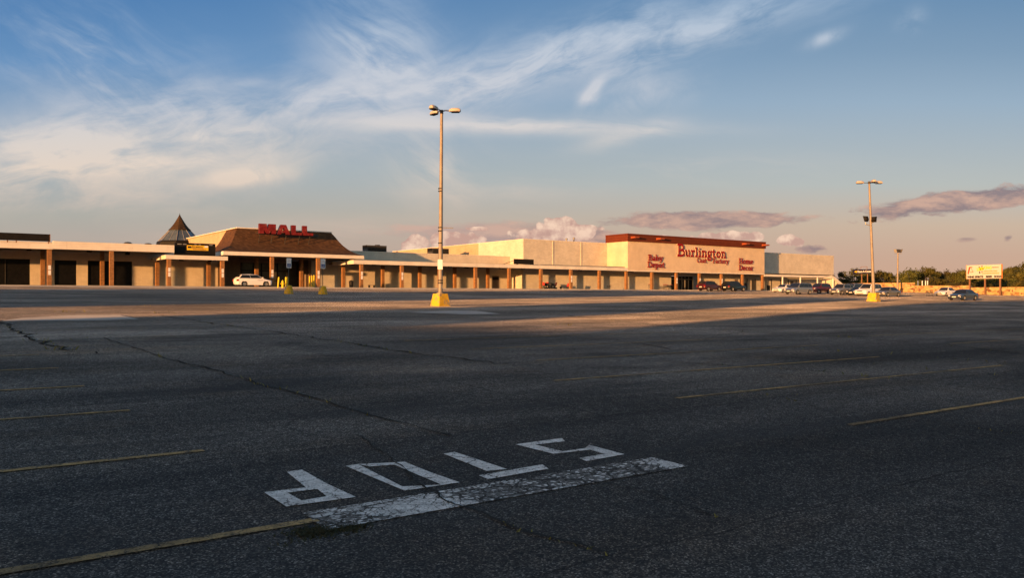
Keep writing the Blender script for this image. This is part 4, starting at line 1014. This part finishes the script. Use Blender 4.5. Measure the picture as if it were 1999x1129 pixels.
    MB().box(hl - .06, hl + .012, -W * .22, W * .22, zh - .24, zh - .1).build('grille', 'black_plastic', t)
    MB().box(hl - .05, hl + .008, -W * .3, W * .3, gc + .08, gc + .19).build('air_intake', 'black_plastic', t)
    MB().box(-hl - .015, -hl + .05, -.27, .27, .62, .76).build('license_plate', 'plate', t)
    MB().box(hl - .02, hl + .022, -.25, .25, gc + .2, gc + .32).build('license_plate', 'plate', t)
    if kind in ('suv', 'van'):
        for s in (-1, 1): MB().tube((wt - .25, s * yt * .86, H - .015), (rt + .2, s * yt * .86, H - .015), .025).build('roof_rail', 'black_plastic', t)
        MB().box(-hl - .005, -hl + .05, -W * .42, W * .42, .42, .52).build('bumper', 'black_plastic', t)
    return t
PI = math.pi
def carpos(x, y): return (x, y, gz(x, y))
GC = 'cars parked in the lot in front of the store'
hb = make_car('white hatchback with lettering on its door parked at the mall entrance', 'white', carpos(32.5, 96.0), 0, 'hatch', 4.35, 1.72, 1.52)
hb.location = (32.9, 98.5, FLOOR)
dl = MB(); random.seed(3)
for r_, n in ((.72, 4), (.6, 5)): dashes(dl, .32, .98, r_, .09, -.845, n, .75)
dl.build('door_lettering', 'ink_black', hb)
make_car('maroon sport utility car parked at the kerb, nose behind the black one', 'maroon', carpos(109.9, 93.6), 0, 'suv', 4.6, 1.85, 1.70, 'cars at the store kerb')
make_car('black sport utility car parked at the kerb before the store doors', 'black', carpos(115.0, 92.6), 0, 'suv', 4.75, 1.92, 1.75, 'cars at the store kerb')
make_car('white sedan first in the row, nearest the store front', 'white', carpos(119.6, 85.6), PI, 'sedan', 4.7, 1.8, 1.42, GC)
make_car('silver minivan parked next to the white sedan at the row end', 'silver', carpos(109.6, 75.9), PI, 'van', 5.1, 1.95, 1.76, GC)
make_car('dark red sport utility car between two silver vehicles', 'red', carpos(124.6, 82.2), PI, 'suv', 4.8, 1.85, 1.72, GC)
make_car('small silver sport utility car in the middle of the row', 'silver', carpos(118.5, 74.2), PI, 'suv', 4.5, 1.82, 1.72, GC)
make_car('silver minivan showing its rear side windows behind the silver utility car', 'silver', carpos(129.5, 79.0), PI, 'van', 5.0, 1.95, 1.85, GC)
make_car('low dark green sedan between silver utility car and white utility car', 'dark_green', carpos(119.8, 72.0), PI, 'sedan', 4.9, 1.8, 1.40, GC)
make_car('teal car mostly hidden behind the low dark sedan', 'teal', carpos(129.5, 76.3), PI, 'hatch', 4.3, 1.75, 1.55, GC)
make_car('big white sport utility car partly behind the floodlight pole', 'white', carpos(118.4, 69.6), PI, 'suv', 5.0, 1.95, 1.88, GC)
make_car('grey gold sedan at the right end of the row beside the pole base', 'gold_grey', carpos(116.3, 65.4), PI, 'sedan', 4.8, 1.8, 1.48, GC)
make_car('white sedan near the stone wall behind the blue one', 'white', carpos(145.6, 71.3), PI, 'sedan', 4.7, 1.8, 1.5, GC)
make_car('slate blue sedan parked alone at the far right of the lot', 'slate_blue', carpos(110.6, 51.9), PI, 'sedan', 4.9, 1.82, 1.46, GC)

# ------------------------------------------------------------------ street furniture at the entrance
def hsign(u, v, label):
    gx, gy = gpix(u, v); z = gz(gx, gy); t = thing('disabled_parking_sign', label, 'sign', (gx, gy, z), group='blue and white parking signs at the entrance')
    MB().lathe([(.001, .72), (.24, .72), (.27, .68), (.4, .05), (.4, -.05)], 14).build('base', 'yellow_concrete', t, smooth=40)
    MB().tube((0, 0, .7), (0, .02, 2.95), .035).build('post', 'dark_metal', t)
    f = VF; c = Vector((0, -.05, 2.65))
    pn = MB().box(-.21, .21, -.07, -.045, 2.22, 3.06).build('panel', 'notice_white', t)
    MB().box(-.155, .155, -.076, -.071, 2.29, 2.6).build('symbol', 'sign_blue', pn)
    wc_ = MB()
    wc_.tube((.0, -.079, 2.55), (.0, -.081, 2.55), .025, .025, 8).box(-.012, .012, -.081, -.078, 2.42, 2.52).box(-.01, .07, -.081, -.0775, 2.44, 2.46).box(.06, .08, -.081, -.077, 2.34, 2.44)
    wc_.lathe([(.06, -.080), (.08, -.080)], 14, 'y', (.0, 0, 2.38)).build('pictogram', 'notice_white', pn)
    MB().box(-.13, .13, -.076, -.071, 2.76, 2.78).box(-.1, .1, -.076, -.071, 2.87, 2.89).build('print', 'sign_blue', pn)
hsign(564, 574, 'parking sign on a yellow base, left one of the pair before the entrance')
hsign(630.5, 575, 'parking sign on a yellow base, right one of the pair before the entrance')
def at_y(u, y):
    s_ = (u - 1000) / 1600; return y * (CA + s_ * SA) and y * (CA + s_ * SA) / (SA - s_ * CA) * (SA * s_ * 0 + 1) * 1.0
def x_at(u, y):
    """x on the line y at the bearing of column u of the photograph"""
    s_ = (u - 1000) / 1600; return y * (CA + s_ * SA) / (SA - s_ * CA)
GB = 'yellow bollards at the entrance'
for i, (u, y, h, lean, lb) in enumerate(((543, 95.4, 1.3, .09, 'slightly leaning yellow bollard left of the fire hydrant'), (558.5, 95.4, 1.32, 0, 'yellow bollard just right of the fire hydrant'), (561.5, 95.6, 1.3, 0, 'yellow bollard with worn paint hidden behind the other by the hydrant'),
                                         (605, 103.5, 1.55, 0, 'thin yellow bollard by the inner brick column, left of three'), (609.5, 103.5, 1.6, 0, 'thin yellow bollard in the middle of three by the inner column'), (613.5, 102.6, 1.65, 0, 'thickest yellow bollard on the right of three by the inner column'))):
    x = x_at(u, y); b = MB().lathe([(.001, h), (.06, h - .01), (.09, h - .05), (.095, h - .1), (.095, -.02)], 12)
    b.v = [(a + lean * c * 1.0, d, c) for a, d, c in b.v]
    o = b.build('bollard', 'yellow_paint', None, smooth=40); o.location = (x, y, FLOOR if y > 97.6 else gz(x, y)); tag(o, lb, 'bollard', GB)
x = x_at(552.3, 95.4)
hy = thing('fire_hydrant', 'yellow fire hydrant standing between yellow bollards at the entrance', 'hydrant', (x, 95.4, gz(x, 95.4)))
MB().lathe([(.001, .95), (.05, .94), (.06, .86), (.12, .82), (.15, .72), (.17, .7), (.17, .66), (.13, .64), (.13, .12), (.18, .1), (.18, -.02)], 14).build('barrel', 'yellow_paint', hy, smooth=40)
MB().tube((-.26, 0, .5), (.26, 0, .5), .07, .07, 10).tube((0, -.25, .45), (0, 0, .45), .09, .09, 10).build('outlet', 'yellow_paint', hy, smooth=40)
MB().tube((-.28, 0, .5), (-.26, 0, .5), .085, .085, 8).tube((.26, 0, .5), (.28, 0, .5), .085, .085, 8).build('outlet_cap', 'yellow_paint', hy)
def bin_(u, y, h, w, label):
    t = thing('trash_can', label, 'trash can', (x_at(u, y), y, FLOOR))
    MB().lathe([(.001, 0), (w * .42, 0), (w * .5, h * .78), (w * .52, h * .8), (w * .48, h * .8)], 14).build('body', 'black_plastic', t, smooth=40)
    MB().lathe([(.001, h), (w * .25, h * .97), (w * .46, h * .88), (w * .53, h * .8), (w * .5, h * .8)], 14).build('lid', 'black_plastic', t, smooth=40)
    MB().box(-w * .2, w * .2, -w * .52, -w * .44, h * .82, h * .9).build('flap', 'dark_metal', t)
bin_(686, 103.6, 1.05, .62, 'black trash can against the first brick column right of the entrance')
bin_(1456, 101.6, 1.5, .6, 'black trash can at a column behind the black utility car')
bin_(1501, 102.0, 1.1, .7, 'dark bin at the corner column of the store front')

def shopping_cart(label, u, y, rz=0, z=FLOOR, s=1.0, loc=None):
    t = thing('shopping_cart', label, 'shopping cart', loc or (x_at(u, y), y, z), rz, 'shopping carts along the store front')
    b = MB()
    lo = [(-.35, -.22, .5), (.42, -.17, .58), (.42, .17, .58), (-.35, .22, .5)]; hi = [(-.42, -.29, .98), (.52, -.24, .88), (.52, .24, .88), (-.42, .29, .98)]
    for ring in (lo, hi): b.path([Vector(p) * s for p in ring + ring[:1]], .014 * s, 5)
    for i in range(4):
        for k_ in range(9):
            f = k_ / 8; a = Vector(lo[i]).lerp(Vector(lo[(i + 1) % 4]), f); c = Vector(hi[i]).lerp(Vector(hi[(i + 1) % 4]), f); b.tube(a * s, c * s, .008 * s, .008 * s, 4)
    for zf in (.33, .66):
        ring = [Vector(a).lerp(Vector(c), zf) * s for a, c in zip(lo, hi)]; b.path(ring + ring[:1], .008 * s, 4)
    for k_ in range(7): b.tube(Vector(lo[0]).lerp(Vector(lo[3]), k_ / 6) * s, Vector(lo[1]).lerp(Vector(lo[2]), k_ / 6) * s, .008 * s, .008 * s, 4)
    b.build('basket', 'dark_metal', t)
    f_ = MB()
    for sy in (-1, 1): f_.path([Vector(p) * s for p in ((-.55, sy * .27, 1.02), (-.4, sy * .25, .5), (-.38, sy * .25, .16), (.45, sy * .2, .14), (.42, sy * .17, .56))], .016 * s, 5)
    f_.build('frame', 'dark_metal', t)
    MB().tube(Vector((-.55, -.28, 1.02)) * s, Vector((-.55, .28, 1.02)) * s, .022 * s).build('handle', 'bench_red', t)
    for xw, yw in ((-.36, -.24), (-.36, .24), (.42, -.19), (.42, .19)): MB().lathe([(.001, -.018), (.06 * s, -.018), (.065 * s, 0), (.06 * s, .018), (.001, .018)], 10, 'y', (xw * s, yw * s, .065 * s)).build('caster', 'rubber', t)
    return t
shopping_cart('dark shopping cart just left of the column under the red baby words', 1271.5, 103.4, .3)
shopping_cart('shopping cart leading the row by the store doors', 1301, 104.2, 0)
shopping_cart('shopping cart nested second in the row by the store doors', 1306, 104.3, 0)
shopping_cart('shopping cart last in the row, close to the glass doors', 1316, 104.4, 0)
shopping_cart('lone shopping cart left standing in the lot beside the white sedan', 0, 0, 1.2, loc=carpos(*gpix(1815, 578.5)))
shopping_cart('small shopping cart standing under the canopy between two brick columns', 1189, 102.6, 1.7, s=.75)
def scooter_cart(u, y, rz, label):
    t = thing('mobility_cart', label, 'mobility cart', (x_at(u, y), y, FLOOR), rz, 'mobility carts under the canopy')
    MB().box(-.5, .6, -.28, .28, .14, .3).prism([(.45, -.08, .3), (.62, -.08, .3), (.5, -.08, .95), (.42, -.08, .95)], (0, .16, 0)).build('chassis', 'black_plastic', t)
    MB().box(-.42, .02, -.25, .25, .52, .62).box(-.3, -.1, -.1, .1, .3, .518).build('seat', 'black_plastic', t)
    MB().prism([(-.42, -.25, .62), (-.32, -.25, .62), (-.46, -.22, 1.12), (-.54, -.22, 1.12)], (0, .5, 0)).build('backrest', 'bench_red', t)
    bb = MB()
    for k_ in range(8): bb.box(.5 + k_ * .06, .515 + k_ * .06, -.3, .3, .62, .95)
    bb.box(.5, .95, -.31, -.3, .6, .96).box(.5, .95, .3, .31, .6, .96).box(.5, .95, -.3, .3, .6, .615).build('basket', 'dark_metal', t)
    MB().tube((.4, -.3, 1.0), (.4, .3, 1.0), .025).build('handlebar', 'black_plastic', t)
    for xw, yw in ((-.38, -.3), (-.38, .3), (.5, -.26), (.5, .26)): MB().lathe([(.001, -.04), (.13, -.04), (.14, 0), (.13, .04), (.001, .04)], 12, 'y', (xw, yw, .14)).build('wheel', 'rubber', t)
scooter_cart(1063.5, 102.6, .4, 'mobility cart with red backrest just right of a lit brick column')
scooter_cart(1073, 103.4, .2, 'black and red mobility cart in the middle of the parked group')
scooter_cart(1081, 102.5, PI - .3, 'mobility cart whose red seat back leans to the right of the group')
def flat_bench(u, y, L, label, red=False):
    t = thing('bench', label, 'bench', (x_at(u, y), y, FLOOR))
    s_ = MB()
    for k_ in range(4): s_.box(-L / 2, L / 2, -.24 + k_ * .125, -.13 + k_ * .125, .42, .46)
    s_.build('seat', 'black_plastic', t)
    for sx in (-1, 1):
        MB().box(sx * L * .38 - .04, sx * L * .38 + .04, -.22, .22, 0, .418).build('leg', 'dark_metal', t)
    if red: MB().prism([(L / 2 - .3, -.2, .46), (L / 2 - .18, -.2, .46), (L / 2 + .05, -.2, 1.0), (L / 2 - .07, -.2, 1.0)], (0, .4, 0)).build('backrest', 'bench_red', t)
flat_bench(1102, 102.8, 1.9, 'long low black bench with a red end rest beside the carts', True)
flat_bench(726, 106.5, 1.0, 'small low dark bench between the first brick columns past the entrance')

# ------------------------------------------------------------------ signs beyond the lot
bo = px(1921, 531, 171); ux_ = (px(1955, 530, 166.5) - px(1887.5, 531.5, 172.5)); ux_.z = 0; ux_.normalize(); nb = Vector((ux_.y, -ux_.x, 0))
ctr = (px(1955, 530, 166.5) + px(1887.5, 531.5, 172.5)) / 2; Wb = (px(1955, 530, 166.5) - px(1887.5, 531.5, 172.5)).length; Hb = 2.85; UZ = Vector((0, 0, 1))
bb_ = thing('billboard', 'white billboard for wine and spirits on three brown posts above the stone wall', 'billboard', (ctr.x, ctr.y, gz(ctr.x, ctr.y)))
def bq(mb, a, b, c, d_, off, th=.02):
    """rectangle on the board: a..b along, c..d up, fractions of its size"""
    o = ctr - ux_ * Wb / 2 - UZ * Hb / 2 + nb * off
    return mb.prism([o + ux_ * Wb * i + UZ * Hb * j for i, j in ((a, c), (b, c), (b, d_), (a, d_))], -nb * th)
bq(MB(), 0, 1, 0, 1, .0, .35).build('board', 'billboard_white', bb_, world=True)
fr_ = MB(); bq(fr_, -.012, -.001, -.01, 1.01, .02, .4); bq(fr_, 1.001, 1.014, -.01, 1.01, .02, .4); fr_.build('frame', 'ink_orange', bb_, world=True)
def btext(txt, a, c, size, mat, bold=.01, sx=1.0):
    o = ctr - ux_ * Wb / 2 - UZ * Hb / 2 + ux_ * Wb * a + UZ * Hb * c + nb * .03
    text_mb(txt, size * Hb, o, ux_, UZ, .028, bold, sx=sx).build('lettering', mat, bb_, world=True)
for txt, a, sx in (('WINE', .025, .95), ('SPIRITS', .25, .95), ('BEER', .57, 1.0), ('SODA', .805, .98)): btext(txt, a, .065, .2, 'ink_black', .035, sx)
btext('KING', .5, .68, .3, 'ink_yellow', .03, .8); btext('L', .3, .58, .3, 'ink_yellow', .03, 1.0)
bl = MB(); bq(bl, .355, .49, .6, .83, .03, .02); bl.build('emblem', 'ink_yellow', bb_, world=True)
bl = MB()
for a, c in ((.36, .84), (.44, .9), (.395, .68), (.47, .73), (.37, .52), (.44, .52), (.375, .42)): bq(bl, a, a + .035, c - .05, c + .03, .045, .012)
bl.build('emblem', 'ink_black', bb_, world=True)
o = ctr - ux_ * Wb / 2 - UZ * Hb / 2 + nb * .03
P_ = lambda i, j: o + ux_ * Wb * i + UZ * Hb * j
MB().prism([P_(.03, .4), (P_(.06, .31)), P_(.115, .8), P_(.17, .83), P_(.17, .88), P_(.075, .88)], -nb * .028).build('emblem', 'ink_red', bb_, world=True)
MB().prism([P_(.145, .8), P_(.155, .8), P_(.185, .5), P_(.17, .5)], -nb * .026).prism([P_(.1, .46), P_(.22, .5), P_(.22, .53), P_(.1, .5)], -nb * .026).build('emblem', 'rust_steel', bb_, world=True)
def bdash(a, b, c, h, mat, n):
    mb = MB(); x_ = a; st_ = (b - a) / n
    for i in range(n): bq(mb, x_, x_ + st_ * random.uniform(.5, .85), c, c + h, .03, .02); x_ += st_
    mb.build('small_print', mat, bb_, world=True)
bdash(.74, .93, .76, .07, 'rust_steel', 9); bdash(.5, .9, .5, .08, 'ink_orange', 17); bdash(.45, .95, .34, .08, 'ink_orange', 20)
for f in (.08, .53, .96):
    p = ctr + ux_ * Wb * (f - .5) - nb * .2; z = gz(p.x, p.y)
    MB().box(p.x - .13, p.x + .13, p.y - .13, p.y + .13, z - .1, ctr.z - Hb / 2 - .002).build('post', 'rust_steel', bb_, world=True)
rs = thing('pylon_sign', 'dark navy roadside sign with white lettering before the trees', 'sign', tuple(px(1686, 560, 192)))
a_, b_2 = px(1666.5, 531, 192), px(1707, 530, 192); ux2 = (b_2 - a_); W2 = ux2.length; ux2.normalize(); nb2 = Vector((ux2.y, -ux2.x, 0)).normalized()
mb = MB(); mb.prism([a_ - UZ * .55, b_2 - UZ * .55, b_2 + UZ * .55, a_ + UZ * .55], -nb2 * .4); mb.build('panel', 'navy_panel', rs, world=True)
text_mb('Rent-A-Center', .72, a_ + ux2 * .95 - UZ * .22 + nb2 * .03, ux2, UZ, .028, .012, sx=.78).build('lettering', 'notice_white', rs, world=True)
MB().prism([a_ + ux2 * .18 + nb2 * .03, a_ + ux2 * .75 - UZ * .24 + nb2 * .03, a_ + ux2 * .75 + UZ * .24 + nb2 * .03], -nb2 * .028).build('emblem', 'ink_yellow', rs, world=True)
for f in (.42, .7): MB().tube(a_ + ux2 * W2 * f - UZ * .55 - nb2 * .2, a_ + ux2 * W2 * f - UZ * 5 - nb2 * .2, .12).build('post', 'rust_steel', rs, world=True)
q1, q2 = a_ + ux2 * W2 * .38 - nb2 * .2, a_ + ux2 * W2 * .68 - nb2 * .2
MB().path([q1 + UZ * .55, q1 + UZ * 1.15, q2 + UZ * 1.15, q2 + UZ * .55], .05).build('top_frame', 'rust_steel', rs, world=True)
for i, u_ in enumerate((1792.5, 1801, 1807.5, 1811.5)):
    p = px(u_, 556, 205); t_ = 549 if i < 2 else 548
    o = MB().lathe([(.001, 1.0), (.09, .97), (.12, .9), (.12, -1.5)], 10).build('guard_post', 'white_paint', None, smooth=40); o.location = p
    tag(o, 'pale guard post beyond the stone wall below the trees', 'guard post', 'pale guard posts beyond the wall')

# ------------------------------------------------------------------ trees
def tree_meshes(seed, nleaf, sq, leaf):
    random.seed(seed); cr = MB(); tr = MB()
    tr.tube((0, 0, 0), (.03, .02, .45), .035, .022, 7)
    blobs = []
    for i in range(16):
        a = random.uniform(0, 6.28); r_ = random.uniform(.02, .42) ; z_ = random.uniform(.3, .9) * sq
        c = Vector((r_ * math.cos(a), r_ * math.sin(a), z_)); rad = random.uniform(.07, .21) * (1.15 - .7 * abs(z_ - .5)); r_ *= 1
        blobs.append((c, rad)); tr.tube((.02, .02, .3 + random.uniform(0, .15)), c, .013, .004, 5)
    blobs.append((Vector((random.uniform(-.12, .12), 0, .88 * sq)), .11))
    for i in range(nleaf):
        c, rad = random.choice(blobs); d_ = Vector((random.gauss(0, 1), random.gauss(0, 1), random.gauss(0, .8))).normalized() * rad * random.uniform(.35, 1.12)
        p = c + d_; n_ = (d_ + Vector((random.gauss(0, .06), random.gauss(0, .06), random.gauss(0, .06)))).normalized()
        q_ = n_.to_track_quat('Z', 'Y'); s_ = leaf * random.uniform(.6, 1.4); rot = random.uniform(0, 6.28)
        vs = [p + q_ @ Vector((s_ * k_ * math.cos(rot + a), s_ * k_ * math.sin(rot + a), random.uniform(-.2, .2) * s_)) for a, k_ in ((0, 1), (1.3, .6), (3.14, 1), (4.5, .6))]
        cr.add(vs, [(0, 1, 2, 3)])
    return tr, cr
protos = []
for sd_, sq in ((1, 1.0), (2, 1.0), (4, .95), (7, 1.0)):
    tr, cr = tree_meshes(sd_, 2900, sq, .03)
    r_ = thing('tree', 'tree', 'tree', (0, 0, -50)); tr.build('trunk', 'trunk_bark', r_); cr.build('crown', 'leaf_green', r_); protos.append(r_)
TL = [(1618, 534, 215, 30, 'dark tree crown peeping out right of the pale store wall'), (1643, 531, 206, 40, 'bushy tree just right of the sloping canopy end'), (1671, 524, 232, 46, 'green tree directly behind the navy sign'), (1699, 528, 236, 42, 'tree seen right behind the floodlight pole with cars'),
      (1724, 531, 238, 40, 'lower tree left of the gap in the tree line'), (1744, 537, 246, 30, 'small tree at the edge of the gap by the floodlight pole'), (1772, 524, 226, 42, 'rounded dark tree right of the shorter floodlight pole'), (1793, 531, 240, 36, 'tree with an open crown behind the pale guard posts'),
      (1811, 523, 236, 38, 'taller spreading tree midway between floodlight pole and billboard'), (1832, 530, 246, 38, 'tree whose airy crown shows sky between branches'), (1850, 527, 250, 36, 'middle tree of the belt left of the billboard'), (1868, 532, 242, 34, 'low tree belt crown near the billboard left edge'),
      (1884, 528, 238, 34, 'tree partly hidden by the left edge of the billboard'), (1906, 518, 250, 44, 'tree peeking over the top of the billboard'), (1938, 524, 246, 44, 'tree hidden behind the right half of the billboard'), (1966, 525, 228, 44, 'tree just right of the billboard'), (1988, 520, 216, 42, 'bright leafy tree near the right picture edge'), (2004, 511, 205, 52, 'tallest tree cut by the right edge')]
used = [False] * 4
GT = 'trees beyond the stone wall'
def place_tree(i, u_, v_3, d_, w_, lb, base=1.2, grp=GT, name=None):
    p = px(u_, v_3, d_); h = (p.z - base) / .98; wid = w_ * d_ / 1600 * 1.35; k_ = i % 4
    if not used[k_]: o = protos[k_]; used[k_] = True; o.location = (p.x, p.y, base); o.rotation_euler.z = i * 1.3; o['label'] = lb
    else: o = dup(protos[k_], (p.x, p.y, base), i * 1.3, lb)
    o.scale = (wid, wid, h); o['group'] = grp
    if name: o.name = name; o['category'] = name
    return o
for i, a in enumerate(TL): place_tree(i, *a)
BL = [(1650, 545, 200, 26, 'small yellow green bush under the navy sign'), (1684, 546, 206, 30, 'bush between the posts of the navy sign'), (1730, 548, 214, 34, 'dark bush above the wall left of the shorter floodlight pole'), (1783, 546, 214, 36, 'rounded bush behind the pale guard posts'), (1826, 544, 206, 48, 'wide low bush above the step in the stone wall'), (1856, 545, 208, 46, 'wide sunlit bush left of the billboard post'), (1880, 548, 203, 30, 'bush at the foot of the left billboard post'), (1915, 547, 200, 40, 'bush seen below the billboard panel'), (1945, 545, 196, 40, 'bush behind the right billboard post'), (1976, 543, 190, 46, 'large bright bush above the wall at the right edge'), (2004, 546, 186, 40, 'bush at the very edge of the picture')]
for i, a in enumerate(BL): place_tree(i, *a, base=1.6, grp='bushes beyond the stone wall', name='bush')

# ------------------------------------------------------------------ unseen blocks added off camera, shaped to cast the lot's long shadows
CS, SS = math.cos(SUN_AZ), math.sin(SUN_AZ)
def st_pt(s, t): return (s * CS - t * SS, s * SS + t * CS)
def shadow_block(t0, t1, h, label, s0=-70, depth=14):
    a, b, c, d_ = st_pt(s0, t0), st_pt(s0, t1), st_pt(s0 - depth, t1), st_pt(s0 - depth, t0)
    x_, y_ = st_pt(s0 - depth / 2, (t0 + t1) / 2); zb2 = gz(x_, y_) - .5
    t = thing('unseen_shadow_block', label, 'building', (x_, y_, zb2))
    MB().prism([(*p, zb2) for p in (a, b, c, d_)], (0, 0, h - zb2)).build('wall', 'tan_block', t, world=True)
    q_ = .15
    a, b, c, d_ = st_pt(s0 + q_, t0 - q_), st_pt(s0 + q_, t1 + q_), st_pt(s0 - depth - q_, t1 + q_), st_pt(s0 - depth - q_, t0 - q_)
    MB().prism([(*p, h + .003) for p in (a, b, c, d_)], (0, 0, .25)).build('coping', 'white_metal', t, world=True)
tb = thing('unseen_shadow_block', 'large unseen tan block with a curved end added behind the viewpoint to shade the foreground', 'building', (*st_pt(-77, -25), -3))
pr = [(-62, -3), (12.0, -3), (12.0, 6.0), (11.6, 7.3), (10.6, 9.4), (9.4, 10.6), (7.2, 11.6), (2.0, 12.9), (-4, 13.6), (-62, 14.5)]
MB().prism([(*st_pt(-70, t_), h_) for t_, h_ in pr], Vector((*st_pt(-14, 0), 0))).build('wall', 'tan_block', tb, world=True)
shadow_block(17.4, 27.4, 11.6, 'unseen tan block added behind the viewpoint to shade the middle of the lot')
shadow_block(10.0, 19.0, 5.7, 'low unseen tan block added behind the viewpoint to shade the near lot', -71, 10)
shadow_block(25.0, 40.0, 4.7, 'lowest unseen tan block added left of the viewpoint to shade the lot', -71, 10)
shadow_block(37.0, 57.0, 13.2, 'unseen tan block added left of the viewpoint to shade the access road')
shadow_block(55.0, 72, 9.4, 'lower unseen tan block added left of the viewpoint to shade the road edge', -71, 12)
